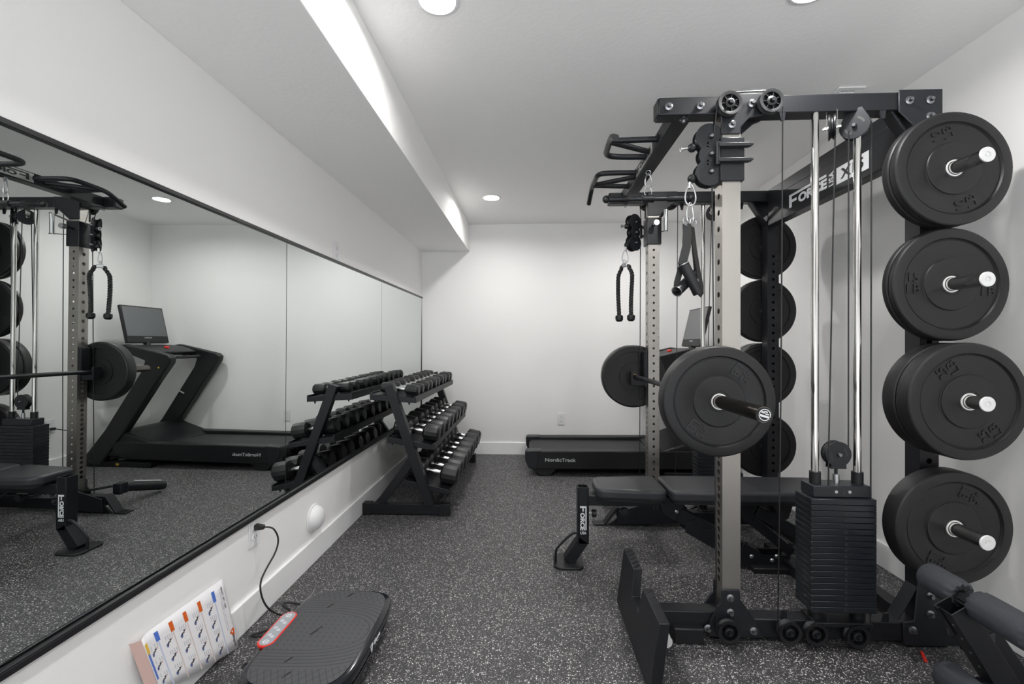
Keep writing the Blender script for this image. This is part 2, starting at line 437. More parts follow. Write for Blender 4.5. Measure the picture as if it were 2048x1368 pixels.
# ------------------------------------------------------------------ recessed lights
def downlight(x, y, label):
    t = thing('recessed_light', label, 'ceiling light', (x, y, H), 'recessed ceiling lights')
    MB().lathe([(.0655, .0150), (.0655, -.003), (.067, -.006), (.078, -.0055), (.084, -.001)], (x, y, H), (0, 0, 1), 48).build('trim_ring', 'white_plastic', t)
    MB().lathe([(0, .0130), (.0655, .0130)], (x, y, H), (0, 0, 1), 48).build('lens', 'lamp', t)
    return t
downlight(LX[0], LY[1], 'round recessed ceiling light beside the soffit, nearest the viewer')
downlight(LX[1], LY[1], 'round recessed ceiling light above the near end of the power rack')
downlight(LX[0], LY[2], 'round recessed ceiling light beside the soffit, near the back wall')
downlight(LX[1], LY[2], 'round recessed ceiling light above the treadmill, behind the far end of the rack')
for x in LX:      # the same lamps go on behind the viewer
    ld = bpy.data.lights.new('downlight', 'AREA'); ld.shape = 'DISK'; ld.size = .128
    ld.energy = LAMP*PI*PI*.066**2 ; ld.color = (1.0, .985, .965)
    lo = bpy.data.objects.new('downlight', ld); COL.objects.link(lo); lo.location = (x, LY[0], H+.0125)

# ceiling register
t = thing('ceiling_vent', 'small white louvred air vent in the ceiling above the rack', 'vent', (1.58, 2.42, H))
mb = MB()
for a in ((1.515, 1.645, 2.285, 2.315), (1.515, 1.645, 2.525, 2.555), (1.515, 1.545, 2.315, 2.525), (1.615, 1.645, 2.315, 2.525)):
    mb.box(a[0], a[1], a[2], a[3], H-.008, H-.001)
mb.build('frame', 'white_plastic', t, 0.002)
mb = MB(); mb.box(1.545, 1.615, 2.315, 2.525, H-.002, H-.0005); mb.build('duct_opening', 'slot', t)
for k in range(8):
    y = 2.330+.026*k
    MB().bar((1.545, y, H-.006), (1.615, y, H-.006), .010, .0015, (0, .6, .8)).build('louvre', 'white_plastic', t)

# ------------------------------------------------------------------ mirror
ZM0, ZM1 = .452, 1.655
t = thing('wall_mirror', 'wall-wide black-framed mirror in three panels along the left wall', 'mirror', (XL, 2.5, ZM0))
xs = XL+.006
joints = (-1.2, .72, 2.086, 3.44, 4.715)
for a, b in zip(joints[:-1], joints[1:]):
    if b < .8: continue
    MB().hexa([(XL+.002, a+.0022, ZM0), (xs, a+.0022, ZM0), (xs, b-.0022, ZM0), (XL+.002, b-.0022, ZM0), (XL+.0095, a+.0022, ZM1-.003), (xs+.0075, a+.0022, ZM1-.003), (xs+.0075, b-.0022, ZM1-.003), (XL+.0095, b-.0022, ZM1-.003)]).build('mirror_panel', 'mirror', t, angle=5)
MB().box(XL+.0005, XL+.0018, .6, 4.714, ZM0, ZM1-.003).build('backing_sheet', 'backing', t)
mb = MB()
mb.box(XL+.0005, xs+.014, -.2, 4.726, ZM0-.016, ZM0)
mb.box(xs+.012, xs+.014, -.2, 4.726, ZM0, ZM0+.005)
mb.build('bottom_channel', 'frame', t, 0.002)
MB().box(XL+.0005, xs+.0165, -.2, 4.726, ZM1-.003, ZM1+.012).build('top_channel', 'frame', t, 0.002)
MB().box(XL+.0005, xs+.008, 4.715, 4.726, ZM0, ZM1-.003).build('end_channel', 'frame', t, 0.002)

# ------------------------------------------------------------------ outlets
def outlet(pos, n, label):
    """duplex outlet; n = wall normal"""
    n = V(n); side = V((0, 0, 1)).cross(n)
    t = thing('wall_outlet', label, 'outlet', pos, 'white wall outlets'); p = V(pos)
    P = lambda a, b, d: p + side*a + V((0, 0, b)) + n*d
    def blk(mb, a0, a1, b0, b1, d0, d1):
        return mb.hexa([P(a0, b0, d0), P(a1, b0, d0), P(a1, b1, d0), P(a0, b1, d0), P(a0, b0, d1), P(a1, b0, d1), P(a1, b1, d1), P(a0, b1, d1)])
    blk(MB(), -.036, .036, -.060, .060, 0.0005, .006).build('cover_plate', 'white_plastic', t, 0.002)
    for z in (.021, -.021):
        mb = MB(); pts = []
        for k in range(20):
            a = 2*PI*k/20; pts.append((.017*math.cos(a), max(-.0135, min(.0135, .017*math.sin(a)))))
        mb.prism(pts, lambda a, b, d: P(a, z+b, d), .005, .0085)
        f = mb.build('socket_face', 'white_plastic', t)
        mb = MB()
        for a in (-.0065, .0065): blk(mb, a-.001, a+.001, z-.001, z+.008, .008, .0088)
        blk(mb, -.002, .002, z-.009, z-.005, .008, .0088)
        mb.build('slots', 'slot', f)
    return t
outlet((XL, 1.850, .378), (1, 0, 0), 'white duplex outlet below the mirror with a black plug in it')
outlet((XL, 2.648, 1.722), (1, 0, 0), 'white duplex outlet just above the mirror on the left wall')
outlet((.311, YB, .379), (0, -1, 0), 'white duplex outlet on the back wall above the treadmill end')
outlet((XR, 3.735, .415), (-1, 0, 0), 'white duplex outlet on the right wall, seen in the mirror, feeding the treadmill')

# round wall cover
t = thing('round_wall_cover', 'round white domed cover on the left wall above the baseboard', 'wall cover', (XL, 2.375, .236))
MB().lathe([(.074, .0005), (.074, .006), (.066, .010), (.064, .014), (.058, .030), (.046, .043), (.030, .050), (.012, .053), (0, .0535)], (XL, 2.375, .236), (1, 0, 0), 40).build('dome', 'white_plastic', t)
MB().lathe([(.017, .0), (.017, .012), (.011, .013), (.011, .004), (0, .004)], (XL+.032, 2.404, .230), (.75, .62, -.1), 20).build('eyelet', 'white_plastic', t)

# ------------------------------------------------------------------ dumbbell rack
XF = (3.035, 4.42); LO = {3.035: .010, 4.42: .040}
t = rack = thing('dumbbell_rack', 'black three-tier steel dumbbell rack beside the mirror', 'dumbbell rack', (-.85, 3.7, 0))
for y in XF:
    f = MB().box(-1.150, -.575, y, y+.05, .008, .075).build('foot_tube', 'black', rack, .002)
    for a, b in ((-1.157, -1.10), (-.625, -.553)):
        MB().box(a, b, y-.004, y+.054, 0, .080).build('end_cap', 'plastic', f, .003)
    MB().bar((-.972, y+LO[y], .885), (-.69, y+LO[y], .075), .055, .062, (1, 0, .3)).build('front_leg', 'black', rack, .002)
    MB().bar((-.815, y+.030, .38), (-1.04, y+.030, .075), .045, .055, (1, 0, .3)).build('rear_leg', 'black', rack, .002)
    MB().bar((-.60, y+.075, .165), (-.645, y+.075, .075), .03, .03, (1, 0, .3)).build('gusset', 'black', rack, .002)
TIERS = (  # back x, back z, front x, front z, n, dumbbell scale
    (-1.105, .838, -.785, .812, 10, (1.00, .76)),
    (-.985, .545, -.660, .492, 8, (1.19, 1.06)),
    (-.868, .252, -.545, .190, 8, (1.31, 1.26)))
def lerp(a, b, k): return a+(b-a)*k
for bx, bz, fx, fz, n, sc in TIERS:
    mb = MB()
    mb.xz([(bx, bz-.05), (fx, fz-.045), (fx, fz), (fx-.012, fz+.001), (fx-.014, fz-.012), (lerp(bx, fx, .62), lerp(bz, fz, .62)-.008), (lerp(bx, fx, .38), lerp(bz, fz, .38)-.008), (bx+.014, bz-.012), (bx+.012, bz), (bx, bz)], XF[0]-.004, XF[1]+.055)
    tr = mb.build('shelf_tray', 'black', rack, .002)
    for k in (.10, .62, .84):
        x, z = lerp(bx, fx, k), lerp(bz, fz, k)-.05
        MB().cyl((x, XF[0]+.012, z+.003), (x, XF[0]+.012, z-.012), .008, 8, .004).build('bolt', 'plastic', tr)
for y in (3.2,):
    MB().bar((-.62, 3.06, .10), (-.62, 4.44, .10), .02, .02).build('cross_brace', 'black', rack, .001)

def make_dumbbell(length, rad, label, loc, group):
    """hex dumbbell lying along x, resting on a flat of the hexagon"""
    t = thing('hex_dumbbell', label, 'dumbbell', loc, group)
    o = V(loc); apo = rad*math.cos(PI/6)
    hl = length*.355
    for s in (-1, 1):
        mb = MB(); rings = []
        for d, k in ((length/2-hl, .70), (length/2-hl*.90, .98), (length/2-hl*.86, 1.0), (length/2-hl*.16, 1.0), (length/2-hl*.12, .98), (length/2, .72)):
            ring = []
            for j in range(12):   # hexagon with clipped corners
                a0 = (j//2)*PI/3 + PI/6; da = .30 if j % 2 else -.30
                rr = apo/math.cos(abs(da))*k
                ring.append(mb.bm.verts.new(o + V((s*d, math.cos(a0+PI/6+da+PI/6)*rr, apo + math.sin(a0+PI/6+da+PI/6)*rr))))
            rings.append(ring)
        for a, b in zip(rings[:-1], rings[1:]): mb.skin(a, b)
        mb.bm.faces.new(rings[0]); mb.bm.faces.new(rings[-1])
        mb.build('head', 'hex', t, .0012, 1, 20)
    gl = length/2-hl+.004
    MB().lathe([(.012, -gl), (.012, -gl*.84), (.0165, -gl*.80), (.0165, -gl*.74), (.0125, -gl*.70), (.0145, -gl*.35), (.0165, 0), (.0145, gl*.35), (.0125, gl*.70), (.0165, gl*.74), (.0165, gl*.80), (.012, gl*.84), (.012, gl)],
               o+V((0, 0, apo)), (1, 0, 0), 20).build('handle', 'knurl', t)
    return t
NAMES = ('top', 'middle', 'bottom'); ORD = ('first', 'second', 'third', 'fourth', 'fifth', 'sixth', 'seventh', 'eighth', 'ninth', 'tenth')
SZ = ('small', 'medium', 'large')
for ti, (bx, bz, fx, fz, n, (sl, sr)) in enumerate(TIERS):
    slope = math.atan2(bz-fz, fx-bx)
    proto = None
    for k in range(n):
        frac = k/(n-1)
        pair = k//2; first = k % 2 == 0
        y = lerp(3.125, 4.37, frac)
        cx = lerp(bx, fx, .5) + (0.012 if ti else 0.02)
        cz = lerp(bz, fz, .5)
        g = '%s hex dumbbells on the %s tier' % (SZ[ti], NAMES[ti])
        lab = '%s black hex dumbbell with chrome handle, %s from the front on the %s tier' % (SZ[ti], ORD[k], NAMES[ti])
        if k % 2 == 0 or True:
            grow = 1 + .05*pair*(1 if ti == 0 else .5)
            rad = (.055 if ti == 0 else .060)*sr*grow
            L = .272*sl*(1+.012*pair)
            if first:
                proto = make_dumbbell(L, rad, lab, (cx, y, cz), g); d = proto
            else:
                d = dup(proto, (cx, y, cz), lab)
            d.location = (cx, y-(.008 if not first else -.008)+random.uniform(-.003, .003), cz-.006)
            d.rotation_euler = (0, slope, random.uniform(-.03, .03))

# ------------------------------------------------------------------ bumper plates
RP = .207
def make_plate(name, label, loc, out, th, text, rot, group=None, n=64, ring='cap'):
    """bumper plate: centre of its back face at loc, axis 'out' (unit y), thickness th, weight text on the outer face"""
    t = thing(name, label, 'weight plate', loc, group)
    o = V(loc); a = V(out)
    prof = [(.026, .0), (.052, .0), (.0525, .004), (.090, .004), (.0905, .0), (.094, .0), (.0945, .006), (.162, .006), (.163, .0), (.196, .0), (RP-.004, .003), (RP, .010),
            (RP, th-.010), (RP-.0015, th-.0055), (RP-.005, th-.0018), (RP-.010, th), (.1700, th), (.1685, th-.004), (.1655, th-.008), (.1630, th-.0078), (.1615, th-.0062), (.0990, th-.0062), (.0975, th-.0068), (.0955, th-.0062), (.0935, th-.0025), (.0920, th-.0018), (.040, th-.0018), (.038, th-.003), (.026, th-.003)]
    MB().lathe(prof, o, a, n, True).build('rubber_disc', 'rubber', t, 0, 2, 22)
    MB().lathe([(.0255, 0), (.0255, th+.0005), (.0300, th+.0005), (.0300, th-.006), (.0300, 0)], o, a, 32).build('steel_hub_ring', ring, t)
    if text:       # word on two opposite sides, both the same way up
        right = V((1, 0, 0)) if a.y < 0 else V((-1, 0, 0)); up = V((0, 0, 1))
        an0, sg = rot, text[1]
        u = right*math.cos(an0+sg*PI/2)+up*math.sin(an0+sg*PI/2)
        for k in (0, 1):
            an = an0 + PI*k
            mb = MB()
            pos = o + a*(th-.0052) + (right*math.cos(an)+up*math.sin(an))*.131
            letters(mb, text[0], pos + u*.0205, u.cross(a), u, .033, .004, .006)
            letters(mb, 'LB', pos - u*.0205, u.cross(a), u, .033, .004, .006)
            mb.build('raised_lettering', 'letter', t)
    return t
HX = 1.53
HZ = (1.808, 1.389, .969, .503)
WORD = ('ten-pound', 'fifteen-pound', 'twenty-five-pound', 'forty-five-pound')
PEG = ('top', 'second', 'third', 'lowest')
TXT = (('10', 1.885, 1), ('15', 3.10, -1), ('25', 2.147, 1), ('45', 1.134, -1))
THK = (.036, .030, .064, .074); CNT = (2, 2, 2, 1)
for z, w, peg, tx, th, cnt in zip(HZ, WORD, PEG, TXT, THK, CNT):
    for side, yb, s in (('near', 1.768, -1), ('far', 3.022, 1)):
        for k in range(cnt):
            y = yb + s*k*(th+.001)
            if cnt == 1: pos = 'alone on'
            elif side == 'near': pos = 'in front on' if k == cnt-1 else 'at the back on'
            else: pos = 'facing the viewer on' if k == 0 else 'wall side on'
            make_plate('bumper_plate', 'black %s bumper plate, %s the %s peg of the %s rear post' % (w, pos, peg, side), (HX, y, z), (0, s, 0), th,
                       (tx[0], tx[2]) if side == 'far' or k == cnt-1 else None, tx[1], 'bumper plates stored on the rack pegs')

# ------------------------------------------------------------------ power rack
rk = thing('power_rack', 'big black and stainless power rack with two weight stacks along the right wall', 'power rack', (1.15, YC, 0))
def span(s, a, b):
    p, q = YC+s*a, YC+s*b
    return (p, q) if p < q else (q, p)
def pulley(c, axis, r, th, name, parent, spokes=True):
    """grooved wheel with spokes, hub and axle bolt"""
    a, u, w = frame_from(axis); c = V(c)
    mb = MB()
    mb.lathe([(r*.72, -th/2), (r, -th/2), (r*.99, -th*.35), (r*.84, -th*.1), (r*.84, th*.1), (r*.99, th*.35), (r, th/2), (r*.93, th/2), (r*.72, th*.42)], c, a, 32, True)
    mb.lathe([(r*.22, -th/2), (r*.40, -th*.45), (r*.40, th*.40), (r*.22, th/2)], c, a, 20, True)
    if spokes:
        for k in range(7):
            an = 2*PI*k/7; d = u*math.cos(an)+w*math.sin(an)
            mb.bar(c+d*r*.36, c+d*r*.76, .003, th*.7, a)
        mb.lathe([(r*.36, -th*.2), (r*.75, -th*.2), (r*.75, -th*.1), (r*.36, -th*.1)], c, a, 28, True)
    o = mb.build(name, 'plastic', parent)
    MB().cyl(c-a*th*.7, c+a*th*.9, r*.17, 6).build('axle_bolt', 'black_satin', o)
    return o
bolt_me = None
def bolt(c, axis, parent, r=.0125, mat='bolt'):
    a = V(axis)
    MB().lathe([(0, .016), (r*.55, .016), (r*.62, .013), (r*.62, .006), (r, .005), (r*1.25, .003), (r*1.25, 0)], c, a, 6 if False else 12).build('bolt', mat, parent, 0, 2, 25)

dense = [(.235+.0327*k, .0115) for k in range(30)]
sparse = [(1.2365+.0655*k, .0115) for k in range(9)]
small = [(.27+.0485*k, .0075) for k in range(36)]
for s in (-1, 1):
    side = 'near' if s < 0 else 'far'
    y0, y1 = span(s, .525, .595)
    out = (0, s, 0)
    # uprights
    mb = MB()
    hx = dense+sparse
    mb.holed_post(.748, .818, y0, y1, .03, 2.08, hx, hx, small if s > 0 else (), small if s < 0 else ())
    up = mb.build('front_upright', 'steel', rk, flat=True); up['label'] = 'brushed stainless front upright with round holes'
    mb = MB()
    big = [(.30+.0505*k, .0095) for k in range(26)]
    mb.holed_post(1.495, 1.565, y0, y1, .03, 2.0, (), (), [(z, .0085) for z, _ in small if z < 1.75] if s > 0 else [(z, .011) for z in (.72, 1.18, 1.62)], [(z, .0085) for z, _ in small if z < 1.75] if s < 0 else [(z, .011) for z in (.72, 1.18, 1.62)])
    mb.build('rear_upright', 'black', rk, flat=True)
    # beams
    tb = MB().box(.503, 1.568, y0+.002, y1-.002, 2.075, 2.145).build('top_beam', 'black', rk, .004)
    MB().box(.498, .504, y0+.004, y1-.004, 2.078, 2.142).build('end_plug', 'plastic', tb, .003)
    bb = MB().box(.70, 1.60, y0+.002, y1-.002, .022, .094).build('base_beam', 'black', rk, .004)
    MB().box(.44 if s < 0 else .55, .745, y0+.004, y1-.004, .050, .116).build('base_toe', 'black', rk, .004)
    if s < 0:
        MB().box(.556, .672, *span(s, .54, .615), 0, .062).build('rubber_foot', 'plastic', rk, .006)
    else:
        mb = MB(); mb.xz([(.56, .116), (.545, .116), (.47, .010), (.40, .008), (.40, 0), (.475, 0), (.56, .108)], y0+.002, y1-.002)
        mb.xz([(.75, .05), (.55, .05), (.50, .002), (.75, .002)], *span(s, .53, .54))
        mb.build('front_foot', 'black', rk, .002)
    for x in (1.60,):
        MB().box(1.46, 1.60, *span(s, .530, .590), 0, .022).build('rear_foot', 'plastic', rk, .003)
    # gussets with their bolts
    for (p0, p1, bo) in (((.595, .601, True), (0, 0, 0), 1),):
        g = MB().xz([(.742, 1.992), (.816, 1.992), (.819, 2.02), (.848, 2.052), (.90, 2.064), (.93, 2.075), (.93, 2.150), (.742, 2.150)], *span(s, .594, .601)).build('top_front_gusset', 'black_satin', rk, .003)
        for x, z in ((.783, 2.029), (.859, 2.109), (.664, 2.108), (.541, 2.108)): bolt((x, YC+s*(.601 if x > .7 else .594), z), out, g)
        g = MB().xz([(1.413, 2.150), (1.575, 2.150), (1.575, 1.945), (1.492, 1.945), (1.492, 1.985), (1.413, 2.066)], *span(s, .594, .601)).build('top_rear_gusset', 'black_satin', rk, .003)
        for x, z in ((1.450, 2.107), (1.527, 2.107), (1.527, 2.045), (1.535, 1.975)): bolt((x, YC+s*.601, z), out, g)
        g = MB().xz([(.742, .210), (.814, .210), (.816, .172), (.876, .088), (.905, .024), (.69, .024), (.70, .088), (.727, .145), (.742, .16)], *span(s, .594, .601)).build('base_front_gusset', 'black_satin', rk, .003)
        for x, z in ((.776, .178), (.776, .122), (.690, .058), (.865, .052)): bolt((x, YC+s*.601, z), out, g)
        g = MB().xz([(1.487, .290), (1.570, .290), (1.60, .19), (1.645, .075), (1.645, .012), (1.43, .012), (1.43, .10), (1.47, .105)], *span(s, .594, .601)).build('base_rear_gusset', 'black_satin', rk, .003)
        for x, z in ((1.527, .205), (1.527, .135), (1.462, .072), (1.60, .072)): bolt((x, YC+s*.601, z), out, g)
        MB().xz([(.742, 1.992), (.816, 1.992), (.90, 2.064), (.93, 2.075), (.93, 2.145), (.742, 2.145)], *span(s, .519, .526)).build('inner_gusset', 'black_satin', rk, .003)
    MB().xz([(.742, .210), (.814, .210), (.816, .172), (.876, .088), (.905, .024), (.55 if s > 0 else .69, .012), (.56 if s > 0 else .70, .10), (.727, .145), (.742, .16)], *span(s, .517, .525)).build('inner_base_gusset', 'black_satin', rk, .002)
    MB().bar((1.395, YC+s*.56, 2.085), (1.50, YC+s*.56, 1.925), .05, .010, (1, 0, .7)).build('corner_brace', 'black', rk, .002)
    MB().bar((1.425, YC+s*.555, .098), (1.497, YC+s*.555, .225), .055, .005, (1, 0, -.6)).build('base_brace', 'black_satin', rk, .001)
    for x in (.985, 1.37): MB().xz([(x-.012, .094), (x+.012, .094), (x+.012, .128), (x-.004, .128)], *span(s, .585, .592)).build('cable_tab', 'black_satin', rk)
    for x in (.98, 1.36): MB().xz([(x-.012, 2.076), (x+.012, 2.076), (x+.008, 2.045), (x-.004, 2.045)], *span(s, .585, .592)).build('cable_tab', 'black_satin', rk)
    # outer pulleys
    for x, z, r in ((.763, 2.098, .046), (.919, 2.103, .046), (.760, .062, .043), (.988, .066, .043), (1.086, .063, .043), (1.239, .058, .043)):
        pulley((x, YC+s*.622, z), out, r, .026, 'pulley', rk, z > 1)
    # hanging pulleys under the top beam
    c = V((1.178, YC+s*.575, 2.020))
    ax = V((.86, s*.51, 0)).normalized(); sd = V((0, 0, 1)).cross(ax)
    p = pulley(c, ax, .046, .016, 'hanging_pulley', rk, False)
    mb = MB()
    def slab3(a0, a1, b0, b1, z0, z1): mb.hexa([c+ax*a+sd*b+V((0, 0, z)) for z in (z0, z1) for a, b in ((a0, b0), (a1, b0), (a1, b1), (a0, b1))])
    for d in (-.018, .016): slab3(d, d+.002, -.012, .012, -.014, .062)
    slab3(-.018, .018, -.012, .012, .060, .064); mb.build('yoke', 'chrome', p)
    mb = MB()
    for d in (-.011, .0095): mb.lathe([(0, d), (.050, d), (.050, d+.0015), (0, d+.0015)], c, ax, 28)
    mb.build('guard_discs', 'black_satin', p)
    MB().cyl(c-ax*.030, c+ax*.030, .0065, 8).build('axle', 'chrome', p)
    c = V((1.268, YC+s*.575, 2.022)); ax = V((.72, -s*.69, 0)).normalized()
    p = pulley(c, ax, .047, .020, 'hanging_pulley', rk, False)
    mb = MB(); sd = V((0, 0, 1)).cross(ax)
    for d in (-.014, .014):
        pts = [(.050*math.cos(a), .050*math.sin(a)) for a in [PI*.14-PI*1.28*k/20 for k in range(21)]] + [(-.024, .066), (.024, .066)]
        mb.prism(pts, lambda a, b, q: c + sd*a + V((0, 0, b)) + ax*q, d-.0015, d+.0015)
    mb.build('cover_plate', 'black_satin', p, .001)
    vs = -1 if ax.y > 0 else 1      # the side turned to the viewer
    CQ = lambda a, b, q: c + sd*a + V((0, 0, b)) + ax*q
    for sg in (1, -1):
        an = [(.85+sg*PI/2)-.55+1.1*k/8 for k in range(9)]
        mb = MB(); mb.prism([(.034*math.cos(q), .034*math.sin(q)) for q in an]+[(.026*math.cos(q), .026*math.sin(q)) for q in an[::-1]], CQ, vs*.0154, vs*.0160)
        mb.build('cover_slot', 'slot', p)
    MB().lathe([(0, .012), (.006, .012), (.0085, .007), (.0085, 0)], CQ(0, 0, vs*.0155), ax*vs, 12).build('axle_bolt', 'bolt', p)
    # guide rods, weight stack
    for x in (1.112, 1.273):
        MB().cyl((x, YC+s*.578, .085), (x, YC+s*.578, 2.085), .0135, 20).build('guide_rod', 'chrome', rk)
    ws = MB().box(1.085, 1.30, *span(s, .530, .625), .088, .105).build('weight_stack', 'black', rk, .003)
    for x in (1.112, 1.273):
        MB().cyl((x, YC+s*.578, .1), (x, YC+s*.578, .149), .026, 16).build('rubber_buffer', 'plastic', ws)
    NP = 19
    for k in range(NP):
        z = .149+.0228*k; mb = MB(); ya, yb = span(s, .530, .635)
        mb.box(1.064, 1.305, ya, yb, z, z+.0216)
        mb.build('stack_plate', 'stack', ws, .0016, 1)
        MB().cyl((1.192, YC+s*.634, z+.0108), (1.192, YC+s*.6362, z+.0108), .0045, 12).build('pin_hole', 'slot', ws)
    tp = MB().box(1.082, 1.296, *span(s, .535, .618), .149+.0228*NP, .149+.0228*NP+.044).build('top_plate', 'stack', ws, .003)
    zt = .149+.0228*NP+.044
    MB().cyl((1.192, YC+s*.617, zt-.028), (1.192, YC+s*.6195, zt-.028), .006, 12).build('pin_hole', 'slot', ws)
    for dx in (-.025, .025): MB().cyl((1.192+dx, YC+s*.617, zt-.022), (1.192+dx, YC+s*.6195, zt-.022), .006, 10).build('set_screw', 'zinc', ws)
    for x in (1.112, 1.273): MB().cyl((x, YC+s*.578, zt-.002), (x, YC+s*.578, zt+.045), .020, 20).build('rod_collar', 'plastic', ws)
    MB().cyl((1.192, YC+s*.578, zt), (1.192, YC+s*.578, zt+.036), .0115, 12).build('stack_bolt', 'zinc', ws)
    c = V((1.192, YC+s*.578, .742))
    fp = pulley(c, out, .047, .022, 'floating_pulley', rk, False)
    mb = MB()
    for d in (-.015, .015):
        pts = [(.049*math.cos(a), .049*math.sin(a)) for a in [PI*1.30-PI*1.60*k/24 for k in range(25)]] + [(.030, -.056), (-.030, -.056)]
        mb.xz([(c.x+a, c.z+b) for a, b in pts], c.y+d-.0015, c.y+d+.0015)
    mb.build('cover_plate', 'black_satin', fp, .001)
    for sg in (1, -1):
        an = [(1.9+sg*PI/2)-.6+1.2*k/8 for k in range(9)]
        mb = MB(); mb.xz([(c.x+.035*math.cos(q), c.z+.035*math.sin(q)) for q in an]+[(c.x+.026*math.cos(q), c.z+.026*math.sin(q)) for q in an[::-1]], c.y-.0172, c.y-.0164)
        mb.build('cover_slot', 'slot', fp)
    MB().lathe([(0, .012), (.006, .012), (.0085, .007), (.0085, 0)], (c.x, c.y-.0165, c.z), (0, -1, 0), 12).build('cover_bolt', 'bolt', fp)
    MB().cyl((c.x, c.y, zt+.034), (c.x, c.y, c.z-.05), .006, 10).build('eye_bolt', 'black_satin', fp)
    mb = MB(); mb.box(c.x-.028, c.x+.028, c.y-.017, c.y+.017, c.z-.056, c.z-.050); mb.build('saddle', 'black_satin', fp)
    # cables
    yq = YC+s*.622
    for pts in ([(.965, yq, 2.10), (.958, yq, 1.0), (.946, yq, .07)],
                [(.718, yq, 2.095), (.716, YC+s*.580, 1.95)],
                [(.712, YC+s*.585, 1.82), (.716, yq, .06)],
                [(1.175, YC+s*.600, 2.0), (1.147, YC+s*.605, .74), (1.132, yq, .07)],
                [(1.232, YC+s*.590, 2.0), (1.238, YC+s*.580, .745)],
                [(1.318, YC+s*.590, 2.02), (1.296, YC+s*.615, .07)],
                [(.763, yq, 2.142), (.919, yq, 2.147)],
                [(.76, yq, .022), (.988, yq, .024)], [(1.086, yq, .022), (1.239, yq, .018)]):
        MB().tube(pts, .0027, 8).build('cable', 'cable', rk)
    # plate storage pegs
    for z in HZ:
        h = MB().lathe([(.0235, 0), (.0235, .222)], (HX, YC+s*.594, z), out, 24).build('storage_peg', 'chrome', rk)
        MB().lathe([(0, .2225), (.005, .2225), (.0055, .2205), (.009, .2205), (.0098, .2245), (.0240, .2245), (.0252, .2235), (.0252, .2195), (.0, .2195)], (HX, YC+s*.594, z), out, 28).build('end_cap', 'cap', h)
        MB().box(HX-.03, HX+.03, *span(s, .594, .612), z-.05, z+.05).build('peg_flange', 'black', h, .002)
    # sliding pulley carriage on the front upright
    cr = MB().box(.737, .829, *span(s, .514, .606), 1.808, 1.978)
    cr = cr.build('cable_carriage', 'black_satin', rk, .003)
    for z in (1.940, 1.882):
        MB().xz([(.722, z-.007), (.838, z-.007), (.853, z-.002), (.853, z+.002), (.838, z+.007), (.722, z+.007)], *span(s, .606, .630)).build('bracket_arm', 'black_satin', cr, .002)
    MB().cyl((.724, YC+s*.616, 1.868), (.724, YC+s*.616, 1.955), .009, 14).build('hinge_rod', 'black_satin', cr)
    CC, CZ, CK, tt = (V((.700, YC-.575, 0)), 1.916, 1.03, V((1, 0, 0))) if s < 0 else (V((.661, 2.955, 0)), 1.892, 1.0, V((.82, .57, 0)).normalized())
    nn = V((tt.y, -tt.x, 0))          # faces the viewer
    CP = lambda a, z, d: CC + tt*(a*CK) + nn*d + V((0, 0, CZ+z*CK))
    prof = []
    for k in range(61):
        zz = -.119+.238*k/60
        r = 0
        for zc0, rr in ((.067, .052), (0, .040), (-.067, .052)):
            q = rr*rr-(zz-zc0)**2
            if q > 0: r = max(r, math.sqrt(q))
        prof.append((r, zz))
    outl = prof + [(-r, z) for r, z in prof[::-1] if r > 1e-6]
    for d in (-.018, .018):
        MB().prism(outl, CP, d-.002, d+.002).build('pulley_side_plate', 'black_satin', cr)
    for zc0, rr in ((.067, .046), (0, .034), (-.067, .046)):
        MB().lathe([(.008, -.013), (rr, -.013), (rr*.84, -.003), (rr*.84, .003), (rr, .013), (.008, .013)], CP(0, zc0, 0), nn, 28, True).build('wheel', 'plastic', cr)
        MB().lathe([(0, .034), (.006, .034), (.010, .028), (.010, .018), (0, .018)], CP(.004, zc0, 0), nn, 12).build('axle_bolt', 'bolt', cr)
    for zz in (.028, -.040):
        mb = MB()
        for a0, a1, z0, z1 in ((-.010, -.004, zz, zz+.018), (-.010, .010, zz+.012, zz+.018), (-.010, .004, zz, zz+.005)):
            mb.prism([(a0, z0), (a1, z0), (a1, z1), (a0, z1)], CP, .0195, .0208)
        mb.build('cut_mark', 'slot', cr)
    for z in (.034, -.085):
        MB().ball(CP(-.060, z, 0), .0175).build('rubber_stop', 'plastic', cr)
    MB().lathe([(.005, 0), (.005, .026), (.011, .027), (.011, .031), (.005, .031)], CP(-.074, .034, 0), -tt-V((0, 0, .15)), 12).build('cable_end', 'zinc', cr)
    MB().cyl(CP(-.066, -.097, 0), CP(-.070, -.123, 0), .006, 10).build('cable_end', 'zinc', cr)
    # pop pin and chrome adjusting handle on the inner face
    MB().cyl((.776, YC+s*.515, 1.925), (.776, YC+s*.455, 1.925), .009, 12).build('pop_pin', 'black_satin', cr)
    MB().cyl((.776, YC+s*.455, 1.925), (.776, YC+s*.430, 1.925), .0175, 20).build('pull_knob', 'zinc', cr)
    mb = MB()
    for z in (2.003, 1.868): mb.bar((.825, YC+s*.525, z-(.02 if z > 1.9 else -.02)), (.830, YC+s*.412, z), .004, .018, (1, 0, 0))
    mb.build('handle_arms', 'black_satin', cr)
    MB().cyl((.830, YC+s*.425, 1.868), (.830, YC+s*.425, 2.003), .0125, 16).build('handle_grip', 'zinc', cr)

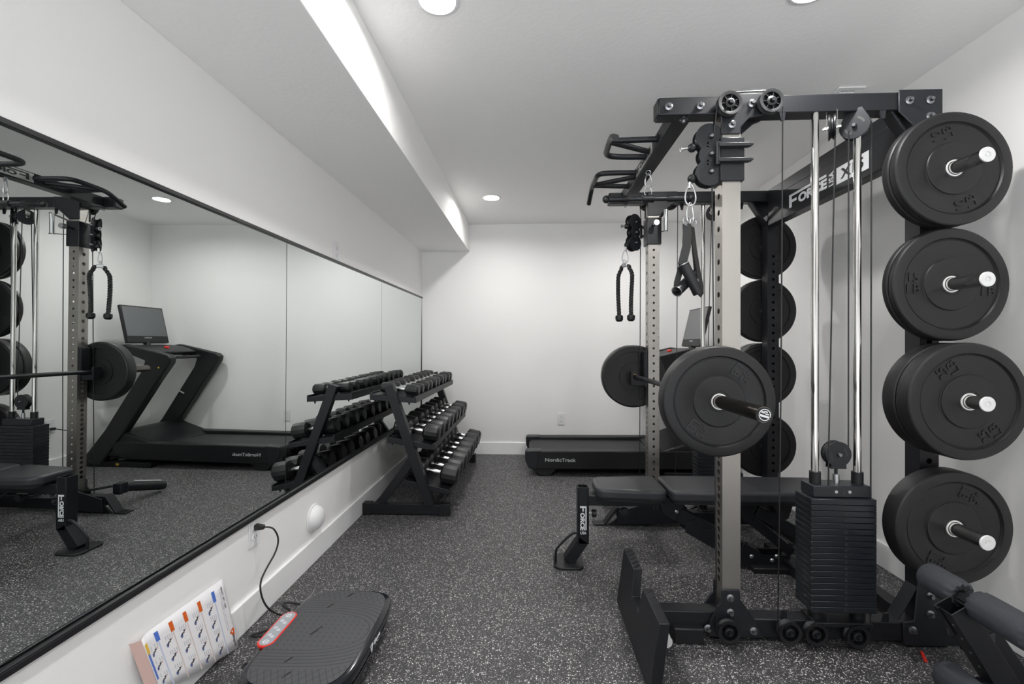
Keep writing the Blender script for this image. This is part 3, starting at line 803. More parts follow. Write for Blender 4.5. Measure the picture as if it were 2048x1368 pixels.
# cross members
MB().box(1.50, 1.56, YC-.53, YC+.53, .025, .085).build('rear_base_beam', 'black', rk, .003)
pn = MB()
pn.box(1.490, 1.552, 1.885, 2.905, 1.915, 2.140)
pn = pn.build('rear_logo_panel', 'black', rk, .003)
MB().box(1.4885, 1.4902, 1.89, 2.90, 2.0755, 2.0785).build('panel_groove', 'slot', pn)
mb = MB(); force_logo(mb, (1.4890, 2.475, 1.992), (0, -1, 0), (0, 0, 1), .39, .074, .0012); mb.build('white_wordmark', 'white_print', pn)
mb = MB(); mb.box(1.4882, 1.4898, 2.055, 2.265, 1.948, 2.028); mb.build('white_number_block', 'white_print', pn)
mb = MB(); letters(mb, 'X15', (1.4878, 2.160, 1.988), (0, -1, 0), (0, 0, 1), .050, .0012, .03, .15); mb.build('number_lettering', 'slot', pn)
pb = MB().box(.575, .645, YC-.528, YC+.528, 2.078, 2.142).build('pull_up_beam', 'black', rk, .003)
MB().box(.5725, .5752, 2.17, 2.49, 2.084, 2.136).build('nameplate', 'plate_silver', pb, .001)
mb = MB(); force_logo(mb, (.5720, 2.33, 2.110), (0, -1, 0), (0, 0, 1), .27, .036, .0010); mb.build('nameplate_lettering', 'slot', pb)
MB().tube([(.61+.012*math.cos(a), 2.38, 2.066+.012*math.sin(a)) for a in [2*PI*k/16 for k in range(16)]], .003, 8, True).build('eye_hook', 'zinc', pb)
for s in (-1, 1):
    bolt((.61, YC+s*.56, 2.075), (0, 0, -1), pb)
    y = lambda d: YC+s*d
    h = MB().tube([(.580, y(.105), 2.112), (.430, y(.105), 2.113), (.372, y(.125), 2.115), (.366, y(.20), 2.115), (.364, y(.33), 2.112), (.362, y(.38), 2.090), (.360, y(.455), 2.052)], .0140, 16, False, 2).build('pull_up_handle', 'black', rk)
    MB().tube([(.580, y(.165), 2.110), (.368, y(.285), 2.110)], .0135, 14).build('neutral_strut', 'black', h)
    MB().tube([(.580, y(.310), 2.108), (.366, y(.295), 2.110)], .0135, 14).build('outer_strut', 'black', h)
    for d in (.105, .31): MB().cyl((.577, y(d), 2.111), (.570, y(d), 2.111), .019, 18).build('weld_collar', 'black', h)
# low-row foot plate in front of the near upright
xz_l = lambda z: .385+.12*z
mb = MB()
pts = [(1.49, .012), (2.06, .004), (2.045, .252), (1.855, .254), (1.838, .150), (1.720, .150), (1.706, .256), (1.488, .258)]
mb.prism(pts, lambda a, b, d: (xz_l(b)+d, a, b), 0, .036)
fp = mb.build('foot_plate', 'black', rk, .003)
mb = MB()
for k in range(5):
    for (ya, yb) in ((1.50, 1.70), (1.86, 2.03)):
        yk = lerp(ya, yb, (k+.5)/5); MB().bar((.418, yk-.012, .2562), (.448, yk+.012, .2568), .003, .0016).build('tread_rib', 'black_satin', fp)
MB().box(.415, .50, 1.80, 1.87, .055, .112).build('foot_plate_bracket', 'black', fp, .003)
MB().cyl((.51, 1.86, .046), (.51, 1.72, .046), .021, 24).build('foot_plate_peg', 'cap', fp)

# ------------------------------------------------------------------ barbell, hooks and its plates
bx0, bx1, bz = .698, .674, .957
def bar_x(y): return lerp(bx0, bx1, (y-1.70)/1.30)
t = thing('barbell', 'black loaded barbell resting across the rack hooks', 'barbell', (bar_x(2.4), 2.4, bz))
A = lambda y: V((bar_x(y), y, bz))
MB().cyl(A(1.79), A(3.02), .0135, 20).build('shaft', 'black_satin', t)
for a, b in ((2.02, 2.30), (2.50, 2.78)): MB().cyl(A(a), A(b), .0139, 20).build('knurled_grip', 'knurl' if False else 'plastic', t)
for y0_, y1_, s in ((1.783, 1.395, -1), (2.997, 3.385, 1)):
    sl = MB().cyl(A(y0_), A(y1_), .0245, 28).build('sleeve', 'sleeve', t)
    MB().cyl(A(y0_-s*.012), A(y0_+s*.0), .033, 24).build('sleeve_collar', 'black_satin', sl)
    MB().cyl(A(y0_-s*.017), A(y0_-s*.012), .0165, 20).build('brass_bushing', 'gold', sl)
    e = MB().cyl(A(y1_), A(y1_+s*.003), .0225, 28).build('end_cap', 'plastic', sl)
    if s < 0:
        mb = MB(); c = A(y1_+s*.004)
        mb.lathe([(.0155, 0), (.0180, 0), (.0180, -.001), (.0155, -.001)], c, (0, 1, 0), 28, True)
        tilt = Matrix.Rotation(.30, 4, 'Y')
        for (x0, x1, z0, z1) in ((-.017, .017, -.0075, -.001), (-.012, -.002, .004, .009), (.0, .012, .002, .0055), (-.004, .006, .008, .012)):
            cc = [c + (tilt @ V((x, d, z))) for d in (0, -.001) for x, z in ((x0, z0), (x1, z0), (x1, z1), (x0, z1))]
            mb.hexa(cc)
        mb.build('end_logo', 'white_print', sl)
make_plate('bumper_plate', 'black forty-five-pound bumper plate on the near end of the barbell', (bar_x(1.74), 1.777, bz), (0, -1, 0), .076, ('45', -1), .91, 'bumper plates loaded on the barbell')
make_plate('bumper_plate', 'black bumper plate on the far end of the barbell', (bar_x(3.0), 3.001, bz), (0, 1, 0), .076, ('45', -1), .91, 'bumper plates loaded on the barbell')
for s, lab in ((-1, 'black J-hook on the near front upright behind the big barbell plate'), (1, 'black J-hook on the far front upright holding the barbell')):
    yy = YC+s*.56
    t = thing('j_hook', lab, 'barbell hook', (.735, yy, .92), 'barbell hooks')
    MB().box(.726, .746, yy-.034, yy+.034, .895, 1.125).build('back_plate', 'black', t, .002)
    x0 = bar_x(yy)
    MB().xz([(.730, .900), (.730, .935), (x0+.017, .935), (x0+.012, .9415), (x0-.012, .9415), (x0-.018, .945), (x0-.018, .990), (x0-.034, .990), (x0-.034, .905)], yy-.028, yy+.028).build('cup', 'black', t, .002)
    MB().box(.722, .7262, yy-.030, yy+.030, .945, 1.118).build('wear_liner', 'plastic', t, .001)

# ------------------------------------------------------------------ cable attachments
def carabiner(c, hgt, ax, label):
    """pear-shaped snap link hanging in the plane of 'ax' and z"""
    c = V(c); ax = V(ax).normalized()
    pts = []
    for k in range(20):
        a = 2*PI*k/20
        wdt = .24*hgt*(1-.35*math.sin(a))
        pts.append(c + ax*math.cos(a)*wdt + V((0, 0, .5*hgt*math.sin(a))))
    return one(MB().tube(pts, .0032, 8, True), 'carabiner', 'zinc', label, 'carabiner', 'steel carabiners')
# short straight bar under the pull-up beam
carabiner((.610, 2.38, 2.024), .078, (1, .3, 0), 'steel carabiner clipped to the eye under the pull-up beam')
t = thing('lat_bar', 'short black cable bar hanging under the pull-up beam', 'cable bar', (.608, 2.38, 1.928))
MB().tube([(.608+.020*math.cos(a), 2.38+.004*math.cos(a), 1.966+.028*math.sin(a)) for a in [2*PI*k/18 for k in range(18)]], .0028, 8, True).build('wire_eye', 'zinc', t)
MB().cyl((.395, 2.38, 1.928), (.821, 2.38, 1.930), .0125, 18).build('bar', 'black_satin', t)
MB().cyl((.578, 2.38, 1.929), (.638, 2.38, 1.929), .0190, 18).build('swivel_collar', 'plastic', t)
for x in (.40, .816):
    s = 1 if x < .6 else -1
    MB().lathe([(.0135, 0), (.017, .012), (.0165, .05), (.0185, .062), (.017, .075), (.0180, .10), (.0145, .112)], (x, 2.38, 1.929), (s, 0, 0), 18).build('rubber_grip', 'plastic', t)
    MB().ball((x-s*.008, 2.38, 1.929), .0205).build('end_ball', 'plastic', t)
# triceps rope on the far carriage
yr = 2.925
carabiner((.602, yr, 1.733), .080, (1, .2, 0), 'steel carabiner holding the black rope on the far carriage')
t = thing('triceps_rope', 'black twisted rope attachment hanging from the far carriage', 'rope attachment', (.597, yr, 1.67))
rd = V((.72, -.69, 0))
cc = V((.601, yr, 1.676))
MB().bar(cc-rd*.020, cc+rd*.020, .022, .024).build('steel_clamp', 'zinc', t, .003)
MB().tube([(.597+.010*math.cos(a), yr, 1.698+.012*math.sin(a)) for a in [2*PI*k/14 for k in range(14)]], .003, 8, True).build('eye', 'zinc', t)
for s in (-1, 1):
    path = []
    for k in range(121):
        f = k/120
        sp_ = .016+.034*math.sin(min(1, f/.22)*PI/2)-.006*max(0, f-.3)+.003*math.sin(f*5+s)
        path.append(cc + rd*(s*sp_) + V((0, 0, -.004+.010*math.sin(min(1, f/.06)*PI)-.322*f)))
    mb = MB(); sd = V((rd.y, -rd.x, 0))
    for ph in (0, 2*PI/3, 4*PI/3):
        mb.tube([p + (rd*math.cos(ph+k*.31*s)+sd*math.sin(ph+k*.31*s))*.0070 for k, p in enumerate(path)], .0070, 8)
    mb.build('rope_strand', 'cord', t)
    e = path[-1]
    MB().lathe([(.012, .010), (.023, .004), (.0255, -.006), (.024, -.024), (.015, -.034), (0, -.036)], e, rd*(s*.06)+V((0, 0, 1)), 20).build('rubber_stopper', 'plastic', t)
# single handles on the near carriage
yh = YC-.575
carabiner((.632, yh, 1.765), .086, (1, .1, 0), 'upper steel carabiner hanging from the near carriage stop')
carabiner((.630, yh-.002, 1.690), .086, (.8, .6, 0), 'lower steel carabiner holding the two nylon handles')
def stirrup(label, ring, top, straps, g0, g1, rad):
    """nylon strap loop with a foam tube grip; ring centre, strap runs (points, width), grip ends"""
    t = thing('cable_handle', label, 'cable handle', ring, 'nylon cable handles'); x, y, z = ring
    MB().tube([V((x+.017*math.cos(a), y+.007*math.cos(a), z+.017*math.sin(a))) for a in [2*PI*k/16 for k in range(16)]], .0027, 8, True).build('ring', 'zinc', t)
    mb = MB()
    for pts, wd, dep in straps:
        P = [V(p) for p in pts]; L, Rr = [], []
        for k, p in enumerate(P):
            tt = (P[min(k+1, len(P)-1)]-P[max(k-1, 0)]).normalized()
            u = V((-tt.z, 0, tt.x))*math.cos(dep) + V((0, 1, 0))*math.sin(dep)
            nn = u.cross(tt).normalized()
            L.append([mb.bm.verts.new(p-u*wd/2-nn*.0016), mb.bm.verts.new(p+u*wd/2-nn*.0016), mb.bm.verts.new(p+u*wd/2+nn*.0016), mb.bm.verts.new(p-u*wd/2+nn*.0016)])
        for a, b in zip(L[:-1], L[1:]): mb.skin(a, b)
        mb.bm.faces.new(L[0]); mb.bm.faces.new(L[-1])
    mb.build('nylon_strap', 'cord', t, .0006, 1)
    g0, g1 = V(g0), V(g1); hl = (g1-g0).length; d = g1-g0
    MB().lathe([(.011, .0), (.0195, 0), (.0205, .004), (.0205, hl-.004), (.0195, hl), (.011, hl)], g0, d, 22, True).build('foam_grip', 'plastic', t)
    MB().lathe([(.0205, -.002), (.0225, -.002), (.0225, .001), (.0205, .001)], g0, d, 22, True).build('grip_ring', 'zinc', t)
def q(x, y, z):      # refers the tracing plane to the depth of the carriage
    k = y/1.78
    return (x*k, y, CAM_Z+(z-CAM_Z)*k)
ya, yb2 = yh-.006, yh+.012
stirrup('black nylon cable handle on the near carriage, its grip slanting down in front', q(.604, ya, 1.650), 0,
        [([q(.604, ya, 1.638), q(.605, ya, 1.60), q(.603, ya, 1.55), q(.592, ya, 1.505), q(.586, ya, 1.478)], .034, 0),
         ([q(.618, ya+.01, 1.63), q(.632, ya+.014, 1.56), q(.648, ya+.012, 1.46), q(.660, ya+.006, 1.40), q(.661, ya, 1.37), q(.652, ya, 1.357)], .020, .5)],
        q(.592, ya, 1.482), q(.649, ya, 1.366), .0205)
stirrup('black nylon cable handle on the near carriage, its grip crossing behind towards the viewer', q(.626, yb2, 1.645), 0,
        [([q(.612, yb2, 1.632), q(.604, yb2, 1.56), q(.582, yb2-.008, 1.47), q(.566, yb2-.02, 1.41), q(.563, yb2-.02, 1.375)], .026, .3),
         ([q(.622, yb2, 1.632), q(.632, yb2+.02, 1.55), q(.640, yb2+.05, 1.46), q(.640, yb2+.06, 1.43)], .024, .3)],
        q(.566, yb2-.022, 1.376), q(.640, yb2+.055, 1.445), .0205)

# landmine bar at the foot of the far upright, seen in the mirror
t = thing('landmine_attachment', 'black landmine bar holder on the floor at the far upright, seen in the mirror', 'landmine attachment', (.55, 3.1, 0))
MB().bar((.735, 2.965, .135), (.585, 3.06, .150), .016, .016).build('pivot_rod', 'black', t, .002)
MB().box(.545, .600, 3.035, 3.10, .09, .165).build('pivot_block', 'black', t, .004)
MB().cyl((.572, 3.09, .128), (.54, 3.40, .042), .032, 24).build('bar_sleeve', 'black', t)
MB().cyl((.570, 3.17, .143), (.545, 3.38, .084), .010, 12).build('locking_rod', 'zinc', t)

# ------------------------------------------------------------------ adjustable bench
t = bn = thing('weight_bench', 'black adjustable weight bench standing across the rack', 'bench', (.8, 2.42, 0))
def pad(outline, z0, z1, name, parent):
    mb = MB(); mb.xy(outline, z0, z1)
    o = mb.build(name, 'pad', parent, .016, 4)
    return o
def rounded(pts, r, n=5):
    out = []
    m = len(pts)
    for k in range(m):
        p, a, b = V((*pts[k], 0)), V((*pts[k-1], 0)), V((*pts[(k+1) % m], 0))
        rr = min(r, (a-p).length*.45, (b-p).length*.45)
        s, e = p+(a-p).normalized()*rr, p+(b-p).normalized()*rr
        for j in range(n+1):
            f = j/n; q = s.lerp(p, f).lerp(p.lerp(e, f), f); out.append((q.x, q.y))
    return out
sp = pad(rounded([(.330, 2.305), (.686, 2.275), (.686, 2.565), (.330, 2.530)], .055), .378, .432, 'seat_pad', bn)
MB().xy(rounded([(.350, 2.32), (.680, 2.29), (.680, 2.55), (.350, 2.515)], .05), .366, .380).build('pad_board', 'plastic', sp, .002)
bp_ = pad(rounded([(.700, 2.275), (1.54, 2.275), (1.54, 2.565), (.700, 2.565)], .045), .378, .434, 'back_pad', bn)
MB().xy(rounded([(.715, 2.29), (1.53, 2.29), (1.53, 2.55), (.715, 2.55)], .03), .364, .380).build('pad_board', 'plastic', bp_, .002)
mb = MB()   # open-topped leg post
for b in ((.243, .249, 2.388, 2.452), (.297, .303, 2.388, 2.452), (.249, .297, 2.388, 2.394), (.249, .297, 2.446, 2.452)): mb.box(*b, .115, .412)
mb.bar((.276, 2.42, .135), (.196, 2.42, .014), .064, .058, (1, 0, .5))
post = mb.build('leg_post', 'black', bn, .002)
mb = MB(); force_logo(mb, (.273, 2.3872, .240), (0, 0, -1), (1, 0, 0), .150, .034, .001); mb.build('white_wordmark', 'white_print', post)
MB().xy([(.118, 2.36), (.150, 2.335), (.250, 2.335), (.272, 2.36), (.272, 2.48), (.250, 2.505), (.150, 2.505), (.118, 2.48)], 0, .012).build('foot_plate', 'plastic', bn, .003)
MB().tube([(.246, 2.40, .170), (.215, 2.40, .168), (.145, 2.40, .098), (.128, 2.40, .075), (.128, 2.40, .010)], .0065, 10, False, 2).build('lift_loop', 'black', bn)
MB().cyl((.303, 2.42, .268), (.325, 2.42, .268), .006, 10).build('knob_stem', 'zinc', bn)
kn = MB().cyl((.322, 2.42, .268), (.345, 2.42, .268), .022, 10).build('adjusting_knob', 'plastic', bn, .003)
MB().box(.300, .690, 2.386, 2.454, .318, .372).build('seat_beam', 'black', bn, .004)
MB().lathe([(0, .004), (.010, .004), (.010, -.018), (.019, -.020), (.021, -.030), (.018, -.040), (0, -.041)], (.482, 2.388, .302), (0, 1, 0), 18).build('pop_pin_knob', 'plastic', bn)
MB().box(.40, .56, 2.375, 2.465, .352, .370).build('seat_bracket', 'black', bn, .002)
MB().xz([(.66, .372), (.78, .372), (.80, .345), (.74, .25), (.68, .29)], 2.372, 2.380).build('hinge_plate', 'black', bn, .002)
MB().xz([(.66, .372), (.78, .372), (.80, .345), (.74, .25), (.68, .29)], 2.460, 2.468).build('hinge_plate', 'black', bn, .002)
MB().bar((.66, 2.42, .335), (1.17, 2.42, .060), .070, .072).build('main_spine', 'black', bn, .004)
for y in (2.378, 2.456):
    MB().xz([(.80, .235), (.86, .262), (.90, .232), (.885, .212), (.935, .205), (.95, .222), (.965, .185), (1.01, .165), (1.03, .188), (1.045, .148), (1.09, .125), (1.11, .150), (1.125, .110), (1.20, .080), (1.33, .080), (1.345, .015), (1.12, .012), (.80, .19)], y, y+.006).build('ladder_plate', 'black', bn, .001)
MB().bar((1.03, 2.42, .352), (1.345, 2.42, .090), .078, .050).build('back_support', 'black', bn, .003)
sup = MB().bar((1.205, 2.42, .2315), (1.345, 2.42, .115), .070, .004).build('support_label_plate', 'black_satin', bn)
d = V((1.345-1.205, 0, .115-.2315)).normalized()
mb = MB(); force_logo(mb, V((1.283, 2.42, .1695))+V((.003, 0, .0035)), d, (0, 1, 0), .135, .042, .0012); mb.build('white_wordmark', 'white_print', sup)
MB().bar((1.17, 2.42, .300), (1.52, 2.42, .115), .060, .060).build('rear_strut', 'black', bn, .003)
for x in (1.10, 1.28):
    MB().xz([(x-.045, .366), (x+.075, .366), (x+.045, .27), (x+.005, .25)], 2.380, 2.388).build('pad_bracket', 'black', bn, .001)
    MB().xz([(x-.045, .366), (x+.075, .366), (x+.045, .27), (x+.005, .25)], 2.452, 2.460).build('pad_bracket', 'black', bn, .001)
MB().box(1.13, 1.37, 2.34, 2.50, 0, .030).build('rear_foot', 'plastic', bn, .006)
MB().box(1.30, 1.36, 2.26, 2.58, .012, .062).build('rear_crossbar', 'black', bn, .004)
for y in (2.255, 2.575): MB().lathe([(.012, -.012), (.030, -.012), (.033, -.008), (.033, .008), (.030, .012), (.012, .012)], (1.42, y, .034), (0, 1, 0), 24, True).build('transport_wheel', 'plastic', bn)
MB().cyl((1.42, 2.25, .034), (1.42, 2.58, .034), .0125, 12).build('wheel_axle', 'black', bn)
MB().bar((1.36, 2.42, .045), (1.43, 2.42, .036), .05, .03).build('wheel_bracket', 'black', bn)
for x, z in ((1.135, .075), (1.238, .057), (1.262, .078), (1.315, .040), (.755, .300)):
    MB().lathe([(0, .008), (.006, .008), (.0105, .004), (.0105, 0)], (x, 2.376, z), (0, -1, 0), 14).build('bolt_head', 'zinc', bn)

# ------------------------------------------------------------------ leg curl attachment (front right)
t = lg = thing('leg_curl_attachment', 'black leg attachment with foam rollers standing at the near rack corner', 'leg attachment', (1.42, 1.46, 0))
mb = MB()
p0, p1 = V((1.322, 1.475, .352)), V((1.53, 1.475, .012))
a = (p1-p0).normalized(); side = V((0, 1, 0)); nn = a.cross(side)
for (u0, u1, w0, w1) in ((-.030, -.026, -.034, .034), (.026, .030, -.034, .034), (-.026, .026, -.034, -.030), (-.026, .026, .030, .034)):
    mb.hexa([p + side*u + nn*w for p in (p0, p1) for u, w in ((u0, w0), (u1, w0), (u1, w1), (u0, w1))])
mb.build('front_post', 'black', lg, .0015)
MB().bar(p0-nn*.037+side*.02+a*.0, p0-nn*.037+side*.02+a*.10, .020, .004, nn).build('stop_plate', 'zinc' if False else 'black_satin', lg)
for k in range(4): MB().cyl(p0-nn*.0338+side*-.008+a*(.05+.05*k), p0-nn*.0346+side*-.008+a*(.05+.05*k), .0032, 10).build('pin_hole', 'zinc', lg)
MB().bar((1.415, 1.545, .318), (1.625, 1.545, .012), .050, .075, (1, 0, .6)).build('rear_post', 'black', lg, .003)
MB().bar((1.40, 1.51, .20), (1.50, 1.545, .215), .045, .05).build('link_bracket', 'black', lg, .003)
MB().box(1.45, 1.72, 1.43, 1.59, 0, .014).build('floor_plate', 'black', lg, .003)
MB().cyl((1.378, 1.625, .366), (1.378, 1.285, .366), .012, 14).build('roller_axle', 'black', lg)
MB().bar((1.360, 1.475, .345), (1.378, 1.475, .372), .03, .06, (0, 1, 0)).build('axle_clamp', 'black', lg, .002)
def roller(x, z, ya, yb, r):
    n = 48; mb = MB(); L = abs(yb-ya); d = 1 if yb > ya else -1
    def ringat(rr, h, fr=0.0): return [mb.bm.verts.new(V((x+math.cos(2*PI*k/n)*rr*(1-fr*(k % 4 > 1)), ya+d*h, z+math.sin(2*PI*k/n)*rr*(1-fr*(k % 4 > 1))))) for k in range(n)]
    prof = [(.014, .008, 0), (r*.45, .004, .25), (r*.80, .0, .14), (r*.97, .012, .06), (r, .026, 0), (r, L-.02, 0), (r*.97, L-.010, 0), (r*.85, L-.004, .08), (r*.55, L, .22), (.014, L-.004, 0)]
    rs = [ringat(*p) for p in prof]
    for q, w in zip(rs[:-1], rs[1:]): mb.skin(q, w)
    return mb.build('foam_roller', 'foam', lg, 0, 2, 40)
roller(1.378, .366, 1.498, 1.630, .047); roller(1.378, .366, 1.455, 1.285, .047)
roller(1.335, .105, 1.520, 1.36, .047)
MB().cyl((1.335, 1.53, .105), (1.335, 1.35, .105), .012, 12).build('roller_axle', 'black', lg)
MB().bar((1.335, 1.475-.0, .105), (1.475, 1.475, .100), .03, .03).build('lower_arm', 'black', lg, .002)

one(MB().bar((1.4775, 1.772, .004), (1.448, 1.718, .004), .010, .006), 'red_strip', 'red', 'small red strip lying on the floor by the near rack base', 'red strip', None, .0015)

# ------------------------------------------------------------------ treadmill
t = tm = thing('treadmill', 'black treadmill with tilted touchscreen along the back wall', 'treadmill', (.85, 4.35, 0))
N0, N1 = 3.985, 4.085       # near rail
F0, F1 = 4.60, 4.70
for (a, b, nm) in ((N0, N1, 'near'), (F0, F1, 'far')):
    mb = MB()
    mb.xz([(-.055, .212), (-.052, .138), (-.020, .070), (.05, .060), (1.45, .075), (1.55, .20), (1.48, .235), (.10, .224), (-.04, .222)], a, b)
    r = mb.build('side_rail', 'plastic', tm, .010, 3)
    MB().xz([(-.058, .214), (-.055, .140), (-.024, .068), (.05, .058), (.07, .20), (.09, .228), (-.04, .226)], a-.002, b+.002).build('rail_end_cap', 'black_satin', r, .008)
    if nm == 'near':
        mb = MB(); letters(mb, 'NordicTrack', (.255, a-.0008, .146), (1, 0, 0), (0, 0, 1), .030, .0012, .02, .268); mb.build('silver_wordmark', 'silver_print', r)
        MB().box(-.02, -.008, a-.001, a, .122, .142).build('silver_mark', 'silver_print', r)
    MB().xz([(.0, .07), (.225, .07), (.175, .012), (.145, 0), (.085, 0), (.055, .015)], a+.012, b-.012).build('rear_leg', 'plastic', tm, .006)
MB().box(.0, 1.40, N1, F0, .150, .196).build('running_belt', 'belt', tm, .012, 4)
MB().cyl((-.0, N1+.002, .172), (-.0, F0-.002, .172), .024, 20).build('rear_roller', 'plastic', tm)
MB().box(.08, 1.40, N1-.01, F0+.01, .085, .148).build('deck_frame', 'black', tm, .004)
mb = MB(); mb.xz([(1.08, .205), (1.40, .318), (1.55, .318), (1.68, .25), (1.70, .09), (1.30, .075), (1.1, .10)], N0+.01, F1-.01)
mb.build('motor_hood', 'plastic', tm, .022, 4)
for (a, b, nm) in ((N0-.002, N0+.075, 'near'), (F1-.075, F1+.002, 'far')):
    mb = MB()
    mb.xz([(1.80, .012), (1.64, .012), (1.40, .34), (1.10, .80), (.985, .965), (.975, 1.015), (1.01, 1.045), (1.42, 1.135), (1.50, 1.125), (1.50, 1.085), (1.26, 1.000), (1.225, .985), (1.25, .90), (1.60, .34), (1.82, .06)], a, b)
    u = mb.build('upright', 'plastic', tm, .012, 3)
    if nm == 'near': MB().cyl((1.09, a-.0005, .925), (1.09, a+.001, .925), .008, 14).build('yellow_sticker', 'yellow', u)
    else: MB().bar((1.355, a-.001, .615), (1.405, a-.001, .640), .0014, .014).build('white_mark', 'white_print', u)
    MB().box(1.16, 1.84, a+.005, b-.005, 0, .045).build('base_foot', 'black', tm, .006)
MB().box(1.60, 1.75, N0, F1, .004, .05).build('base_crossbar', 'black', tm, .006)
MB().box(1.462, 1.492, N0+.0018, N0+.0032, .018, .036).build('warning_sticker', 'p_yellow', tm)
MB().bar((1.55, N0+.10, .045), (1.25, N0+.10, .105), .03, .02).build('lift_arm', 'zinc', tm, .002)
mb = MB(); mb.xz([(1.26, 1.085), (1.22, 1.06), (1.24, 1.035), (1.34, 1.02), (1.55, 1.05), (1.57, 1.10), (1.50, 1.128), (1.38, 1.118)], N0+.06, F1-.06)
con = mb.build('console', 'plastic', tm, .012, 3)
MB().lathe([(.020, 0), (.022, .006), (.018, .016), (0, .019)], (1.31, 4.335, 1.100), (-.25, 0, 1), 20).build('stop_button', 'red', con)
MB().tube([(1.30, N0+.07, 1.03), (1.15, N0+.12, 1.015), (1.10, N0+.22, 1.012), (1.10, F1-.22, 1.012), (1.15, F1-.12, 1.015), (1.30, F1-.07, 1.03)], .014, 12, False, 2).build('handlebar', 'plastic', tm)
MB().box(1.17, 1.30, 4.52, 4.60, 1.000, 1.022).build('pulse_grip', 'plastic', tm, .005)
MB().cyl((1.50, 4.35, 1.09), (1.545, 4.35, 1.17), .028, 18).build('screen_neck', 'plastic', tm)
S0, S1, YA, YZ_ = V((1.508, 0, 1.148)), V((1.592, 0, 1.512)), 4.115, 4.605
su = (S1-S0).normalized(); sn = V((-su.z, 0, su.x))
def sbox(mb, a0, a1, y0, y1, d0, d1):
    c = []
    for d in (d0, d1):
        for a, y in ((a0, y0), (a1, y0), (a1, y1), (a0, y1)):
            p = S0 + su*a + sn*d; c.append((p.x, y, p.z))
    return mb.hexa(c)
SL = (S1-S0).length
sc = sbox(MB(), 0, SL, YA, YZ_, -.030, 0).build('touchscreen', 'plastic', tm, .004)
sbox(MB(), .070, SL-.012, YA+.012, YZ_-.012, -.001, .0012).build('display_glass', 'screen', sc)
mb = MB(); p = S0+su*.052+sn*.0008; letters(mb, 'NordicTrack', (p.x, 4.355, p.z), (0, -1, 0), su, .012, .001, .02, .085); mb.build('silver_wordmark', 'silver_print', sc)
# power lead of the treadmill
t = thing('power_lead', 'black treadmill cord with an orange tie, seen in the mirror at the right wall', 'power cord', (XR-.01, 3.735, .40))
MB().box(XR-.045, XR-.009, 3.722, 3.748, .384, .406).build('plug', 'cord', t, .004)
MB().tube([(XR-.045, 3.735, .395), (XR-.09, 3.78, .375), (XR-.10, 3.88, .34), (XR-.08, 3.93, .25), (XR-.10, 3.94, .12), (1.73, 3.95, .055), (1.70, 4.0, .05)], .0042, 8, False, 2).build('cord', 'cord', t)
MB().tube([(XR-.105, 3.875, .352), (XR-.11, 3.895, .340), (XR-.10, 3.885, .322), (XR-.085, 3.905, .345)], .005, 6, False, 1).build('orange_tie', 'orange', t)

# ------------------------------------------------------------------ vibration plate
VX_, VY_ = -.762, 1.628
t = vp = thing('vibration_plate', 'black vibration platform with ribbed top on the floor below the mirror', 'vibration plate', (VX_, VY_, 0))
def outline(hx, hy, bulge=0.0, pw=4.6, n=96):
    pts = []
    for k in range(n):
        a = 2*PI*k/n; c, s = math.cos(a), math.sin(a)
        x = math.copysign(abs(c)**(2/pw), c)*hx; y = math.copysign(abs(s)**(2/pw), s)*hy
        if bulge and x < 0: x -= bulge*math.exp(-(y/.085)**4)
        pts.append((VX_+x, VY_+y))
    return pts
def layers(name, mat, spec, parent, **kw):
    mb = MB(); rs = []
    for hx, hy, bl, z in spec: rs.append([mb.bm.verts.new(V((x, y, z))) for x, y in outline(hx, hy, bl)])
    for a, b in zip(rs[:-1], rs[1:]): mb.skin(a, b)
    mb.bm.faces.new(rs[0][::-1]); mb.bm.faces.new(rs[-1])
    return mb.build(name, mat, parent, **kw)
layers('base_body', 'gloss', [(.150, .245, 0, .012), (.172, .270, 0, .022), (.182, .280, 0, .045), (.184, .282, 0, .058), (.172, .270, 0, .062), (.170, .268, 0, .070)], vp)
layers('top_shell', 'gloss', [(.172, .270, .01, .066), (.188, .286, .024, .074), (.192, .290, .028, .092), (.188, .286, .026, .104), (.178, .276, .02, .110)], vp)
o = MB(); rs = [[o.bm.verts.new(V((x, y, z))) for x, y in outline(hx, hy, 0)] for hx, hy, z in ((.168, .266, .108), (.170, .268, .1125), (.164, .262, .1145))]
for a, b in zip(rs[:-1], rs[1:]): o.skin(a, b)
o.bm.faces.new(rs[-1])
o.build('ribbed_mat', 'mat', vp)
for dx in (-.11, .11):
    for dy in (-.20, .20): MB().cyl((VX_+dx, VY_+dy, 0), (VX_+dx, VY_+dy, .016), .024, 18, .02).build('rubber_foot', 'plastic', vp)
def capsule(cx, cy, r, L, n=10):
    return [(cx+r*math.cos(a), cy+L/2-r+r*math.sin(a)) for a in [PI*k/n for k in range(n+1)]] + [(cx+r*math.cos(a), cy-L/2+r+r*math.sin(a)) for a in [PI+PI*k/n for k in range(n+1)]]
cp = MB().xy(capsule(-.940, 1.632, .030, .205), .108, .1165).build('control_panel', 'red', vp, .001)
cp['label'] = 'grey control panel with a red rim'
MB().xy(capsule(-.940, 1.632, .0245, .194), .116, .1174).build('button_face', 'panel_grey', cp)
mb = MB()
